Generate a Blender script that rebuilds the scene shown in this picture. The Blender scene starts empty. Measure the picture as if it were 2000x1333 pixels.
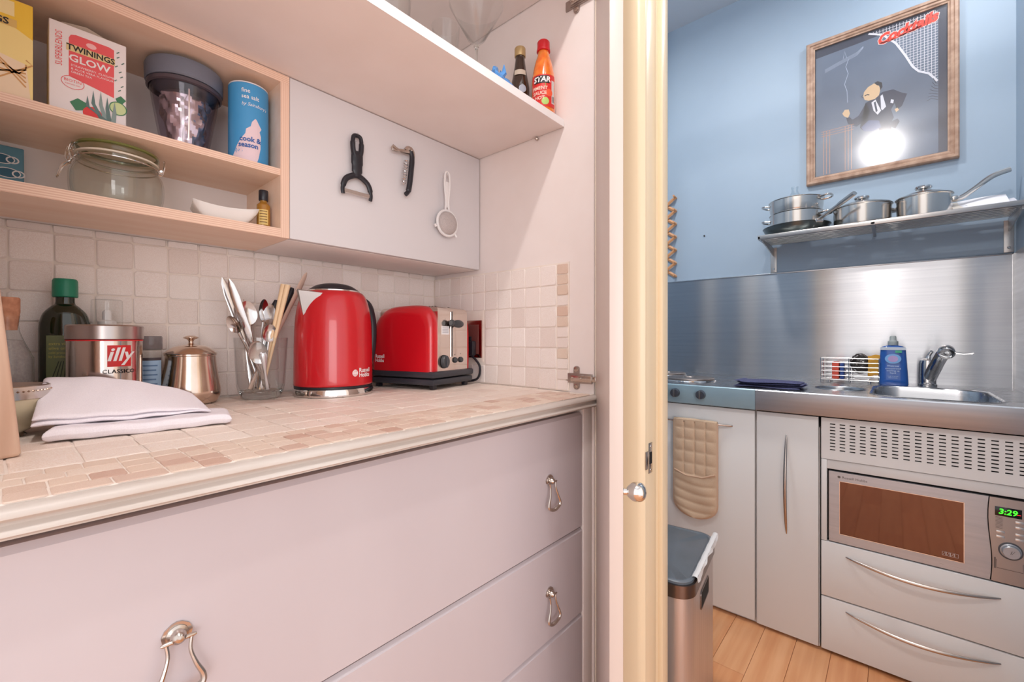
import bpy, bmesh, math, random
from mathutils import Vector, Matrix
from math import sin, cos, pi, radians, sqrt, atan2
random.seed(7)
S = bpy.context.scene
COL = S.collection

# ------------------------------------------------------------------ camera, world, lights, exposure
cam_d = bpy.data.cameras.new('camera'); cam = bpy.data.objects.new('camera', cam_d); COL.objects.link(cam)
cam.location = (0, 0, 1.07); cam.rotation_euler = (pi/2, 0, -math.asin(0.7540))
cam_d.sensor_width = 36; cam_d.lens = 855/2000*36; cam_d.shift_y = -4.5/2000; cam_d.clip_start = 0.01
S.camera = cam
W = bpy.data.worlds.new('world'); S.world = W; W.use_nodes = True
W.node_tree.nodes['Background'].inputs[0].default_value = (1.0, 0.968, 0.972, 1)
W.node_tree.nodes['Background'].inputs[1].default_value = 1.5
def light(kind, name, loc, power, color=(1, 1, 1), size=0.1, rot=(0, 0, 0), sy=None):
    d = bpy.data.lights.new(name, kind); d.energy = power; d.color = color
    if kind == 'AREA':
        d.shape = 'RECTANGLE' if sy else 'DISK'; d.size = size
        if sy: d.size_y = sy
    else: d.shadow_soft_size = size
    o = bpy.data.objects.new(name, d); COL.objects.link(o); o.location = loc; o.rotation_euler = rot
    return o
light('POINT', 'hall_ceiling_bulb', (0.03, 0.07, 2.55), 30, (1.0, 0.93, 0.885), 0.03)
light('AREA', 'hall_fill_light', (-1.5, -2.5, 1.15), 34, (1.0, 0.965, 0.97), 1.5, (radians(90), 0, radians(-34)), 1.5)  # added soft fill behind the camera to flatten the pantry light, no known window
light('AREA', 'kitchen_downlight_left', (1.35, 0.58, 2.6), 15, (1.0, 0.975, 0.95), 0.2)
light('AREA', 'kitchen_fill_right', (1.82, -0.24, 2.6), 5, (1.0, 0.975, 0.95), 0.12)  # added unseen lamp that brightens the right part of the blue wall
S.view_settings.view_transform = 'Standard'; S.view_settings.look = 'None'
S.view_settings.gamma = 1; S.view_settings.use_curve_mapping = False; S.view_settings.exposure = -0.12
S.cycles.max_bounces = 10; S.cycles.transparent_max_bounces = 16

# ------------------------------------------------------------------ materials
def lin(c):
    return tuple(((v/255)/12.92 if v <= 10 else ((v/255+0.055)/1.055)**2.4) for v in c) + (1,)
MATS = {}
def mat(name, rgb, rough=0.5, metal=0.0, **k):
    if name in MATS: return MATS[name]
    m = bpy.data.materials.new(name); m.use_nodes = True; MATS[name] = m
    nt = m.node_tree; N = nt.nodes; L = nt.links; b = N['Principled BSDF']
    b.inputs['Base Color'].default_value = lin(rgb); b.inputs['Roughness'].default_value = rough
    b.inputs['Metallic'].default_value = metal
    if 'coat' in k: b.inputs['Coat Weight'].default_value = k['coat']; b.inputs['Coat Roughness'].default_value = 0.05
    if 'trans' in k: b.inputs['Transmission Weight'].default_value = k['trans']; b.inputs['IOR'].default_value = k.get('ior', 1.45)
    if 'emit' in k: b.inputs['Emission Color'].default_value = lin(rgb); b.inputs['Emission Strength'].default_value = k['emit']
    if 'aniso' in k:
        b.inputs['Anisotropic'].default_value = k['aniso']
        t = N.new('ShaderNodeTangent'); t.direction_type = 'RADIAL'; t.axis = k.get('axis', 'Z')
        L.new(t.outputs[0], b.inputs['Tangent'])
        b.inputs['Anisotropic Rotation'].default_value = k.get('arot', 0.0)
    if 'noise' in k:   # (second colour, scale xyz, detail, [lo, hi])
        c2, sc, det, rng = k['noise']
        tc = N.new('ShaderNodeTexCoord'); mp = N.new('ShaderNodeMapping'); mp.inputs['Scale'].default_value = sc
        nz = N.new('ShaderNodeTexNoise'); nz.inputs['Scale'].default_value = 1; nz.inputs['Detail'].default_value = det
        rp = N.new('ShaderNodeValToRGB'); rp.color_ramp.elements[0].position = rng[0]; rp.color_ramp.elements[1].position = rng[1]
        rp.color_ramp.elements[0].color = lin(rgb); rp.color_ramp.elements[1].color = lin(c2)
        L.new(tc.outputs['Object'], mp.inputs[0]); L.new(mp.outputs[0], nz.inputs['Vector']); L.new(nz.outputs[0], rp.inputs[0])
        col = rp.outputs[0]
        if 'randv' in k:
            oi = N.new('ShaderNodeObjectInfo'); ad = N.new('ShaderNodeVectorMath'); ad.operation = 'MULTIPLY_ADD'
            ad.inputs[1].default_value = (37, 37, 37); L.new(oi.outputs['Random'], ad.inputs[0]); L.new(tc.outputs['Object'], ad.inputs[2])
            L.new(ad.outputs[0], mp.inputs[0])
            r2 = N.new('ShaderNodeValToRGB'); r2.color_ramp.interpolation = 'LINEAR'
            els = k['randv']; r2.color_ramp.elements[0].color = lin(els[0]); r2.color_ramp.elements[0].position = 0
            r2.color_ramp.elements[1].color = lin(els[-1]); r2.color_ramp.elements[1].position = 1
            for i, e in enumerate(els[1:-1]):
                q = r2.color_ramp.elements.new((i+1)/(len(els)-1)); q.color = lin(e)
            L.new(oi.outputs['Random'], r2.inputs[0])
            mx = N.new('ShaderNodeMix'); mx.data_type = 'RGBA'; mx.blend_type = 'MULTIPLY'; mx.inputs[0].default_value = 1
            L.new(col, mx.inputs[6]); L.new(r2.outputs[0], mx.inputs[7]); col = mx.outputs[2]
        L.new(col, b.inputs['Base Color'])
        if 'rn' in k:
            mr = N.new('ShaderNodeMapRange'); mr.inputs['To Min'].default_value = k['rn'][0]; mr.inputs['To Max'].default_value = k['rn'][1]
            L.new(nz.outputs[0], mr.inputs[0]); L.new(mr.outputs[0], b.inputs['Roughness'])
        if 'bump' in k:
            bp = N.new('ShaderNodeBump'); bp.inputs['Strength'].default_value = k['bump']; bp.inputs['Distance'].default_value = k.get('bd', 0.001)
            L.new(nz.outputs[0], bp.inputs['Height']); L.new(bp.outputs[0], b.inputs['Normal'])
    return m
def thin_glass(name, tint=(255, 255, 255), rough=0.0, refl=1.0):
    if name in MATS: return MATS[name]
    m = bpy.data.materials.new(name); m.use_nodes = True; MATS[name] = m
    nt = m.node_tree; N = nt.nodes; L = nt.links; N.remove(N['Principled BSDF'])
    tr = N.new('ShaderNodeBsdfTransparent'); tr.inputs[0].default_value = lin(tint)
    gl = N.new('ShaderNodeBsdfGlossy'); gl.inputs['Roughness'].default_value = rough
    lw = N.new('ShaderNodeLayerWeight'); lw.inputs[0].default_value = 0.5
    pwr = N.new('ShaderNodeMath'); pwr.operation = 'POWER'; pwr.inputs[1].default_value = 5
    mu = N.new('ShaderNodeMath'); mu.operation = 'MULTIPLY_ADD'; mu.inputs[1].default_value = 0.9*min(refl, 1); mu.inputs[2].default_value = 0.045*refl; mu.use_clamp = True
    L.new(lw.outputs['Facing'], pwr.inputs[0])
    mx = N.new('ShaderNodeMixShader')
    L.new(pwr.outputs[0], mu.inputs[0]); L.new(mu.outputs[0], mx.inputs[0]); L.new(tr.outputs[0], mx.inputs[1]); L.new(gl.outputs[0], mx.inputs[2])
    L.new(mx.outputs[0], N['Material Output'].inputs[0])
    return m
def stripes(name, c1, c2, axis, scale, rough=0.6):
    if name in MATS: return MATS[name]
    m = mat(name, c1, rough); nt = m.node_tree; N = nt.nodes; L = nt.links
    tc = N.new('ShaderNodeTexCoord'); wv = N.new('ShaderNodeTexWave'); wv.bands_direction = axis; wv.inputs['Scale'].default_value = scale
    wv.inputs['Distortion'].default_value = 0.4; rp = N.new('ShaderNodeValToRGB')
    rp.color_ramp.elements[0].position = 0.3; rp.color_ramp.elements[1].position = 0.7
    rp.color_ramp.elements[0].color = lin(c1); rp.color_ramp.elements[1].color = lin(c2)
    L.new(tc.outputs['Object'], wv.inputs[0]); L.new(wv.outputs[1], rp.inputs[0]); L.new(rp.outputs[0], N['Principled BSDF'].inputs['Base Color'])
    return m
def weave(name, c1, c2, scale, bump=0.3, rough=0.9):
    m = mat(name, c1, rough, noise=(c2, (scale, scale, scale), 3, (0.35, 0.65)), bump=bump); return m

PINK = mat('pantry_paint', (241, 231, 228), 0.55, noise=((238, 227, 223), (9, 9, 9), 3, (0.35, 0.65)), bump=0.05)
DRAW = mat('drawer_paint', (197, 188, 192), 0.42, noise=((193, 183, 187), (5, 2, 2), 4, (0.35, 0.65)), bump=0.06)
MELA = mat('white_melamine', (219, 215, 217), 0.4)
CREAM = mat('cream_gloss_paint', (234, 214, 182), 0.32, noise=((230, 209, 176), (8, 8, 1), 3, (0.4, 0.7)), bump=0.05)
CREAM2 = mat('door_edge_paint', (212, 198, 190), 0.38)
BLUE = mat('blue_wall_paint', (162, 181, 199), 0.55, noise=((158, 177, 196), (4, 4, 4), 3, (0.3, 0.7)), bump=0.04)
HALLP = mat('hall_paint', (226, 212, 196), 0.6)
WHITE = mat('white_cabinet', (228, 226, 224), 0.33)
STEEL = mat('brushed_steel', (208, 208, 210), 0.22, 1.0, aniso=0.95, arot=0.25, noise=((200, 200, 203), (2, 2, 160), 4, (0.3, 0.7)))
STEELT = mat('worktop_steel', (196, 197, 199), 0.25, 1.0, noise=((180, 181, 184), (60, 3, 60), 3, (0.3, 0.7)), rn=(0.18, 0.34))
STEELB = mat('fascia_steel', (178, 181, 187), 0.38, .75, noise=((168, 170, 176), (3, 3, 90), 3, (0.3, 0.7)), rn=(0.24, 0.38))
HOBF = mat('hob_fascia', (160, 188, 200), 0.35, 0.2, noise=((152, 180, 194), (8, 8, 30), 3, (0.3, 0.7)))  # blue wall's reflection put into the base colour
CHROME = mat('chrome', (225, 222, 220), 0.07, 1.0)
SILVER = mat('old_silver', (226, 208, 194), 0.16, 1.0, noise=((205, 180, 160), (40, 40, 20), 3, (0.4, 0.8)))
CUTL = mat('cutlery_steel', (215, 212, 212), 0.14, 1.0)
NICKEL = mat('nickel', (200, 190, 182), 0.22, 1.0)
PAN = mat('pan_steel', (214, 208, 202), 0.18, 1.0, aniso=0.4)
REDP = mat('red_enamel', (200, 18, 32), 0.3, coat=0.55)
BLACKP = mat('black_plastic', (34, 34, 42), 0.35)
GREYP = mat('grey_plastic', (74, 76, 82), 0.4)
DARK = mat('gap_shade', (16, 15, 18), 0.8)  # near-black colour stands in for shade in gaps, holes and recesses
WHITEP = mat('white_plastic', (236, 234, 234), 0.35)
PORC = mat('white_porcelain', (245, 242, 240), 0.12)
PLY = mat('plywood_face', (249, 224, 204), 0.5, noise=((240, 208, 184), (4, 30, 30), 4, (0.3, 0.75)), bump=0.05)
PLYZ = stripes('plywood_edge_flat', (228, 188, 164), (243, 212, 192), 'Z', 95)
PLYX = stripes('plywood_edge_upright', (228, 188, 164), (243, 212, 192), 'X', 95)
GROUT = mat('pale_grout', (246, 236, 227), 0.9, noise=((238, 224, 213), (30, 30, 30), 4, (0.3, 0.7)), bump=0.4)
TILE = mat('tumbled_travertine', (255, 255, 255), 0.6, noise=((240, 233, 229), (45, 45, 45), 6, (0.35, 0.7)), bump=0.35, bd=0.0008,
           randv=[(252, 244, 240), (246, 236, 231), (254, 246, 242), (240, 228, 222), (251, 243, 238), (247, 240, 236)])
TILEW = mat('worktop_travertine', (255, 255, 255), 0.42, noise=((234, 220, 208), (40, 40, 40), 6, (0.35, 0.7)), bump=0.3, bd=0.0008,
           randv=[(250, 240, 232), (245, 232, 223), (252, 243, 236), (238, 222, 212), (250, 240, 231), (248, 236, 227)])
TILES = mat('mosaic_travertine', (255, 255, 255), 0.45, noise=((228, 208, 194), (60, 60, 60), 6, (0.3, 0.7)), bump=0.35, bd=0.0008,
           randv=[(244, 232, 220), (226, 200, 185), (246, 234, 222), (214, 184, 169), (242, 228, 215), (236, 218, 203), (248, 237, 226)])
MOULD = mat('moulding_paint', (206, 197, 190), 0.45, noise=((194, 182, 173), (6, 30, 30), 4, (0.3, 0.7)), bump=0.1)
WOODF = mat('oak_floor', (232, 176, 132), 0.3, noise=((214, 148, 102), (2.5, 45, 45), 5, (0.3, 0.75)), bump=0.05,
            randv=[(255, 246, 236), (238, 222, 205), (255, 255, 250), (244, 226, 210)])
WOODB = mat('board_wood', (228, 198, 176), 0.6, noise=((208, 168, 142), (60, 12, 5), 4, (0.3, 0.75)), bump=0.15)
WOODP = mat('poster_frame_wood', (190, 158, 136), 0.5, noise=((150, 116, 96), (10, 40, 40), 4, (0.3, 0.75)), bump=0.2)
WOODR = mat('rack_wood', (214, 156, 110), 0.5)
CHOPW = mat('chopstick_wood', (246, 216, 178), 0.5, noise=((234, 198, 156), (60, 60, 5), 3, (0.3, 0.7)))
CLOTH = weave('white_cotton', (240, 234, 240), (232, 226, 233), 900, 0.25)
NAVY = weave('navy_cloth', (60, 62, 98), (84, 86, 122), 300, 0.4)
GLOVE = weave('beige_cotton', (214, 186, 158), (204, 174, 146), 700, 0.35)
GLASS = thin_glass('clear_glass', (252, 253, 253))
GLASSG = thin_glass('greenish_glass', (251, 252, 250), 0.0, 1.0)
GLASSP = thin_glass('picture_glass', (252, 253, 255), 0.13, 1.6)
GLASSD = thin_glass('smoky_plastic', (244, 241, 246), 0.02)
THICK = mat('thick_glass', (236, 240, 238), 0.0, trans=1.0)
OILG = mat('dark_green_glass', (22, 34, 18), 0.06, coat=0.6)
GREEN = mat('green_cap', (26, 128, 98), 0.4)
CORK = mat('cork', (214, 154, 122), 0.8, noise=((180, 118, 88), (90, 90, 90), 4, (0.35, 0.7)), bump=0.4)
SALTG = mat('grey_salt', (176, 168, 166), 0.85, noise=((160, 152, 150), (300, 300, 300), 3, (0.3, 0.7)), bump=0.4)
TIN = mat('tin_plate', (214, 204, 198), 0.13, 1.0)
TINL = mat('tin_lid', (190, 182, 180), 0.3, 1.0)
FOIL = mat('crumpled_foil', (226, 214, 210), 0.16, 0.9)
def flat(n, c, r=0.5): return mat(n, c, r)
RED = flat('print_red', (214, 40, 44)); PW = flat('print_white', (244, 240, 240)); INK = flat('print_black', (40, 32, 34))

# ------------------------------------------------------------------ mesh helpers
class MB:
    def __init__(s): s.v = []; s.f = []; s.m = []
    def add(s, vs, fs, m=0, M=None):
        o = len(s.v)
        s.v += [tuple(M @ Vector(v)) if M is not None else tuple(v) for v in vs]
        s.f += [tuple(i+o for i in f) for f in fs]; s.m += [m]*len(fs); return s
    def box(s, x0, x1, y0, y1, z0, z1, m=0, bev=0, seg=2, M=None, only=None):
        bm = bmesh.new(); bmesh.ops.create_cube(bm, size=1)
        for v in bm.verts: v.co = ((x0+x1)/2+v.co.x*(x1-x0), (y0+y1)/2+v.co.y*(y1-y0), (z0+z1)/2+v.co.z*(z1-z0))
        if bev:
            es = [e for e in bm.edges if only is None or only(e)]
            bmesh.ops.bevel(bm, geom=es, offset=bev, segments=seg, affect='EDGES', profile=0.5)
        return s.bm(bm, m, M)
    def bm(s, bm, m=0, M=None):
        bm.verts.index_update(); s.add([v.co[:] for v in bm.verts], [[v.index for v in f.verts] for f in bm.faces], m, M); bm.free(); return s
    def lathe(s, prof, seg=32, m=0, M=None, sx=1, sy=1, cap=True):
        vs, fs = [], []; n = len(prof)
        for r, z in prof:
            for k in range(seg): a = 2*pi*k/seg; vs.append((r*cos(a)*sx, r*sin(a)*sy, z))
        for i in range(n-1):
            for k in range(seg):
                j = (k+1) % seg; fs.append((i*seg+k, i*seg+j, (i+1)*seg+j, (i+1)*seg+k))
        if cap:
            if prof[0][0] > 1e-5: fs.append(tuple(range(seg))[::-1])
            if prof[-1][0] > 1e-5: fs.append(tuple((n-1)*seg+k for k in range(seg)))
        return s.add(vs, fs, m, M)
    def tube(s, pts, r, seg=8, m=0, M=None, flat=1.0, closed=False, up=None):
        pts = [Vector(p) for p in pts]; n = len(pts)
        rs = r if isinstance(r, (list, tuple)) else [r]*n
        vs, fs = [], []; u = Vector(up) if up else Vector((0, 0, 1)); nrm = None
        for i, p in enumerate(pts):
            if closed: t = pts[(i+1) % n]-pts[i-1]
            else: t = (pts[min(i+1, n-1)]-pts[max(i-1, 0)])
            t.normalize()
            if nrm is None:
                nrm = u - t*u.dot(t)
                if nrm.length < 1e-3: nrm = Vector((1, 0, 0))-t*t.x
            else: nrm = nrm - t*nrm.dot(t)
            if up: nrm = u - t*u.dot(t)
            nrm.normalize(); b = t.cross(nrm)
            for k in range(seg):
                a = 2*pi*k/seg; vs.append(tuple(p+nrm*(rs[i]*cos(a)*flat)+b*(rs[i]*sin(a))))
        for i in range(n if closed else n-1):
            i2 = (i+1) % n
            for k in range(seg):
                j = (k+1) % seg; fs.append((i*seg+k, i*seg+j, i2*seg+j, i2*seg+k))
        if not closed: fs += [tuple(range(seg))[::-1], tuple((n-1)*seg+k for k in range(seg))]
        return s.add(vs, fs, m, M)
    def prism(s, poly, a, b, axis='z', m=0, M=None):
        n = len(poly); vs = []
        for h in (a, b):
            for p in poly:
                vs.append({'z': (p[0], p[1], h), 'x': (h, p[0], p[1]), 'y': (p[0], h, p[1])}[axis])
        fs = [tuple(range(n))[::-1], tuple(range(n, 2*n))]+[(i, (i+1) % n, n+(i+1) % n, n+i) for i in range(n)]
        return s.add(vs, fs, m, M)
    def grid(s, nu, nv, fn, m=0, M=None):
        vs = [tuple(fn(i/nu, j/nv)) for j in range(nv+1) for i in range(nu+1)]
        fs = [(j*(nu+1)+i, j*(nu+1)+i+1, (j+1)*(nu+1)+i+1, (j+1)*(nu+1)+i) for j in range(nv) for i in range(nu)]
        return s.add(vs, fs, m, M)
def mesh_of(name, mb, mats, sharp=35):
    me = bpy.data.meshes.new(name); me.from_pydata(mb.v, [], mb.f)
    mats = mats if isinstance(mats, (list, tuple)) else [mats]
    for x in mats: me.materials.append(x)
    if len(mats) > 1: me.polygons.foreach_set('material_index', mb.m)
    bm = bmesh.new(); bm.from_mesh(me); bmesh.ops.recalc_face_normals(bm, faces=bm.faces); bm.to_mesh(me); bm.free()
    me.polygons.foreach_set('use_smooth', [True]*len(me.polygons)); me.set_sharp_from_angle(angle=radians(sharp)); me.update()
    return me
def O(name, mb, mats, parent=None, sharp=35, loc=None, label=None, kind=None):
    o = bpy.data.objects.new(name, mesh_of(name, mb, mats, sharp)); COL.objects.link(o)
    if parent: o.parent = parent
    if loc: o.location = loc
    if label: o['label'] = label
    if kind: o['kind'] = kind
    return o
def T(name, label, cat, loc=(0, 0, 0), rz=0.0, group=None):
    o = bpy.data.objects.new(name, None); COL.objects.link(o); o.location = loc; o.rotation_euler = (0, 0, rz)
    o.empty_display_size = 0.02; o['label'] = label; o['category'] = cat
    if group: o['group'] = group
    return o
def tag(o, label, cat, group=None):
    o['label'] = label; o['category'] = cat
    if group: o['group'] = group
    return o
def ST(name, mb, mats, label=None, cat='room', **k):
    o = O(name, mb, mats, **k); o['kind'] = 'structure'; o['label'] = label; o['category'] = cat
    return o
def B(*a, **k): return MB().box(*a, **k)
def copy_tree(o, parent=None):
    c = o.copy(); COL.objects.link(c)
    if parent: c.parent = parent
    for ch in list(o.children): copy_tree(ch, c)
    return c
def spline(pts, n=8):
    P = [Vector(p) for p in pts]; out = []
    for i in range(len(P)-1):
        a, b, c, d = P[max(i-1, 0)], P[i], P[i+1], P[min(i+2, len(P)-1)]
        for k in range(n):
            t = k/n; out.append(0.5*((2*b)+(c-a)*t+(2*a-5*b+4*c-d)*t*t+(3*b-a-3*c+d)*t**3))
    out.append(P[-1]); return out
def prof(pts, n=5): return [(max(p.x, 0), p.y) for p in spline([(a, b, 0) for a, b in pts], n)]
def ngon(n, r, cx=0, cy=0, a0=0, sy=1): return [(cx+r*cos(a0+2*pi*k/n), cy+r*sy*sin(a0+2*pi*k/n)) for k in range(n)]
def rrect(x0, x1, y0, y1, r, n=5):
    out = []
    for cx, cy, a in ((x1-r, y1-r, 0), (x0+r, y1-r, pi/2), (x0+r, y0+r, pi), (x1-r, y0+r, 3*pi/2)):
        for k in range(n+1): t = a+pi/2*k/n; out.append((cx+r*cos(t), cy+r*sin(t)))
    return out
# flat print: mapping functions take (u right, v up, lift)
def plane_map(origin, n, up=(0, 0, 1)):
    o = Vector(origin); n = Vector(n).normalized(); U = Vector(up).cross(n).normalized(); V = n.cross(U)
    return lambda u, v, e=0.0: o+U*u+V*v+n*e
def cyl_map(r, phi0, z0, cx=0, cy=0):
    return lambda u, v, e=0.0: Vector((cx+(r+e)*cos(phi0+u/r), cy+(r+e)*sin(phi0+u/r), z0+v))
def text(s, size, m, parent, mp, lift=0.0004, u=0, v=0, align='CENTER', shear=0, sp=1.0, bold=0.0, rot=0, name='lettering', sx=1.0, res=2):
    c = bpy.data.curves.new('t', 'FONT'); c.body = s; c.size = size; c.align_x = align; c.align_y = 'CENTER'
    c.shear = shear; c.space_character = sp; c.offset = bold; c.resolution_u = res
    ob = bpy.data.objects.new('t', c); COL.objects.link(ob)
    dg = bpy.context.evaluated_depsgraph_get(); dg.update()
    me0 = bpy.data.meshes.new_from_object(ob.evaluated_get(dg))
    vs = [q.co[:] for q in me0.vertices]; fs = [tuple(p.vertices) for p in me0.polygons]
    bpy.data.objects.remove(ob); bpy.data.curves.remove(c); bpy.data.meshes.remove(me0)
    cr, sr = cos(rot), sin(rot); out = MB()
    out.add([tuple(mp(u+(x*sx*cr-y*sr), v+(x*sx*sr+y*cr), lift)) for x, y, z in vs], fs)
    return O(name, out, m, parent)
def patch(u0, u1, v0, v1, m, parent, mp, lift=0.0002, nu=12, nv=1, name='label_panel'):
    mb = MB(); mb.grid(nu, nv, lambda a, b: mp(u0+(u1-u0)*a, v0+(v1-v0)*b, lift)); return O(name, mb, m, parent)
def poly(pts, m, parent, mp, lift=0.0003, name='printed_shape'):
    bm = bmesh.new(); f = bm.faces.new([bm.verts.new(mp(x, y, lift)) for x, y in pts]); bmesh.ops.triangulate(bm, faces=[f])
    return O(name, MB().bm(bm), m, parent)
def line(pts, w, m, parent, mp, lift=0.0005, name='printed_line', closed=False):
    P = [Vector((x, y, 0)) for x, y in pts]; mb = MB(); n = len(P); vs = []
    for i, p in enumerate(P):
        t = (P[min(i+1, n-1)]-P[max(i-1, 0)]).normalized(); q = Vector((-t.y, t.x, 0))*w/2
        for e in (p+q, p-q): vs.append(mp(e.x, e.y, lift))
    mb.add(vs, [(2*i, 2*i+1, 2*i+3, 2*i+2) for i in range(n-1)]); return O(name, mb, m, parent)
def RM(loc=(0, 0, 0), rx=0, ry=0, rz=0, sc=(1, 1, 1)):
    return Matrix.Translation(loc) @ Matrix.Rotation(rz, 4, 'Z') @ Matrix.Rotation(ry, 4, 'Y') @ Matrix.Rotation(rx, 4, 'X') @ Matrix.Diagonal((*sc, 1))
def facing(x, y): return atan2(-y, -x)      # direction from a thing at (x, y) to the place the photo was taken from

# ------------------------------------------------------------------ setting: room shell
WT = 0.95          # pantry worktop height
wall_back = ST('wall_back', B(-0.12, 0.95, 1.04, 1.12, 0, 2.66), GROUT, 'pantry back wall behind the stone tiles', 'wall')
wall_right = ST('wall_right', B(0.84, 0.893, 0.494, 1.04, 0, 2.66, bev=0.002), PINK, 'pantry side wall with stone tiles', 'wall')
ST('wall_left', B(-0.12, -0.06, 0.494, 1.04, 0, 2.66), PINK, 'pantry side wall behind the cutting boards', 'wall')
ST('wall_partition', B(0.893, 0.95, 0.40, 1.4, 0, 2.66), BLUE, 'blue kitchen side of the partition wall', 'wall')
ST('wall_pier', B(0.845, 0.893, 0.392, 0.494, 0, 2.66), HALLP, 'short wall between pantry and kitchen doorway', 'wall')
ST('wall_kitchen_back', B(2.25, 2.33, -0.4, 1.4, 0, 2.66), BLUE, 'blue kitchen wall behind the picture and shelf', 'wall')
ST('wall_kitchen_right', B(0.80, 2.33, -0.40, -0.315, 0, 2.66), BLUE, 'blue kitchen wall beside the sink', 'wall')
ST('wall_hall', B(0.765, 0.80, -1.3, -.315, 0, 2.66), HALLP, 'hall wall on the far side of the kitchen doorway', 'wall')
ST('wall_kitchen_left', B(0.95, 2.33, 1.4, 1.48, 0, 2.66), BLUE, 'far kitchen wall beyond the hob', 'wall')
ST('ceiling', B(-0.9, 2.4, -1.0, 1.5, 2.66, 2.72), mat('ceiling_paint', (206, 214, 222), 0.7), 'white ceiling of hall and kitchen', 'ceiling')
floor = ST('floor', B(-1.6, 2.33, -1.4, 1.5, 0.04, 0.086), mat('floor_base', (96, 60, 36), 0.7), 'wooden strip floor', 'floor')
plank = MB().box(-0.4, 0.4, -0.5, 0.5, -1, 0, bev=0)
plank_me = []
for L_ in (0.45, 0.62, 0.80):
    plank_me.append((L_, mesh_of('floorboard', B(-L_/2+0.0006, L_/2-0.0006, -0.0446, 0.0446, -0.012, 0, bev=0.0008, seg=1), WOODF)))
for r_ in range(29):
    y = -1.25+r_*0.09; x = -1.5+random.uniform(-0.3, 0)
    while x < 2.25:
        L_, me = random.choice(plank_me)
        o = bpy.data.objects.new('floorboard', me); COL.objects.link(o); o.parent = floor; o.location = (x+L_/2, y, 0.098); x += L_
# doorway trim
j = ST('trim_1', MB().box(0.893, 0.952, 0.376, 0.402, 0, 2.32, bev=0.0015).box(0.845, 0.893, 0.376, 0.394, 0, 2.32, bev=0.0015), CREAM,
       'cream painted kitchen door jamb', 'door frame')
O('door_stop', B(0.902, 0.932, 0.366, 0.377, 0, 2.32, bev=0.002), CREAM, j)
O('architrave', MB().prism([(0.845, 0.376), (0.845, 0.45), (0.829, 0.45), (0.826, 0.443), (0.826, 0.43), (0.830, 0.426), (0.830, 0.39), (0.834, 0.382), (0.84, 0.376)], 0, 2.34), CREAM, j)
sp = O('strike_plate', B(0.853, 0.871, 0.3745, 0.376, 0.795, 0.857, bev=0.0006), NICKEL, j)
O('plate_lip', B(0.838, 0.853, 0.3735, 0.3755, 0.806, 0.842, bev=0.0006), NICKEL, sp)
O('latch_hole', B(0.857, 0.867, 0.3738, 0.3748, 0.814, 0.838), DARK, sp)
for z in (0.802, 0.850): O('screw', MB().lathe([(0.0025, 0), (0.002, 0.0008)], 10, M=RM((0.862, 0.3745, z), rx=pi/2)), CHROME, sp)
ST('trim_2', MB().box(0.84, 0.95, -0.315, -0.30, 0, 2.32, bev=0.0015).box(0.84, 0.95, -0.315, 0.376, 2.32, 2.36), CREAM, 'cream head and far jamb of the kitchen doorway', 'door frame')
ST('added_trim', MB().box(0.95, 0.975, .74, .85, 0, 2.15, bev=.003).box(0.95, 0.975, 1.03, 1.13, 0, 2.15, bev=.003).box(.95, .975, .74, 1.13, 2.15, 2.25, bev=.003), WHITE, 'added unseen white frame mirrored as pale bands in the splashback', 'door frame')  # invented frame out of view, gives the steel splashback its white reflected bands
# pantry door leaf, opened towards the camera side
dx, dy = (0.594-0.832), (0.323-0.484); DL = sqrt(dx*dx+dy*dy); ang = atan2(dy, dx)
door = ST('door_1', B(0, DL, 0, 0.0208, 0.11, 2.02, bev=0.0016), [CREAM2], 'open pantry cupboard door seen edge on', 'door', loc=(0.832, 0.484, 0))
door.rotation_euler = (0, 0, ang)
kn = O('door_knob', MB().lathe([(0.0, 0), (0.0085, 0), (0.0085, 0.0025), (0.0055, 0.004), (0.0055, 0.009), (0.008, 0.011)]+prof([(0.009, 0.012), (0.0138, 0.018), (0.0152, 0.025), (0.0138, 0.032), (0.008, 0.0375), (0, 0.039)], 4), 28,
       M=RM((DL-0.031, 0.0208, 1.07-0.24), rx=-pi/2)), CHROME, door)
# ------------------------------------------------------------------ hinges (plate on the side wall, cup arm to the door)
def hinge(z):
    h = bpy.data.objects.new('cabinet_hinge', None); COL.objects.link(h); h.parent = wall_right; h.location = (0.84, 0, z)
    O('mounting_plate', MB().box(-0.004, 0, 0.497, 0.566, -0.012, 0.010, bev=0.0012).box(-0.007, -0.004, 0.515, 0.552, -0.010, 0.008, bev=0.001)
      .prism(rrect(0.530, 0.545, -0.026, 0.026, 0.006), -0.003, 0, axis='x'), mat('hinge_nickel', (176, 164, 158), .38, .9), h)
    O('hinge_arm', MB().box(-0.011, -0.007, 0.494, 0.548, -0.008, 0.006, bev=0.0012).box(-0.009, 0.001, 0.484, 0.497, -0.007, 0.005, bev=0.002), NICKEL, h)
    for y_, z_, r in ((0.5375, 0.019, 0.005), (0.5375, -0.019, 0.005), (0.545, 0, 0.0035), (0.522, 0, 0.003)):
        x0 = -0.003 if abs(z_) > 0.01 else -0.011
        s_ = O('screw', MB().lathe([(0, -0.0002), (r, 0), (r, 0.0012), (r*0.6, 0.0016), (r*0.5, 0.0006), (0, 0.0006)], 14, M=RM((x0, y_, z_), ry=-pi/2)), NICKEL, h)
hinge(0.982); hinge(1.83)
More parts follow.
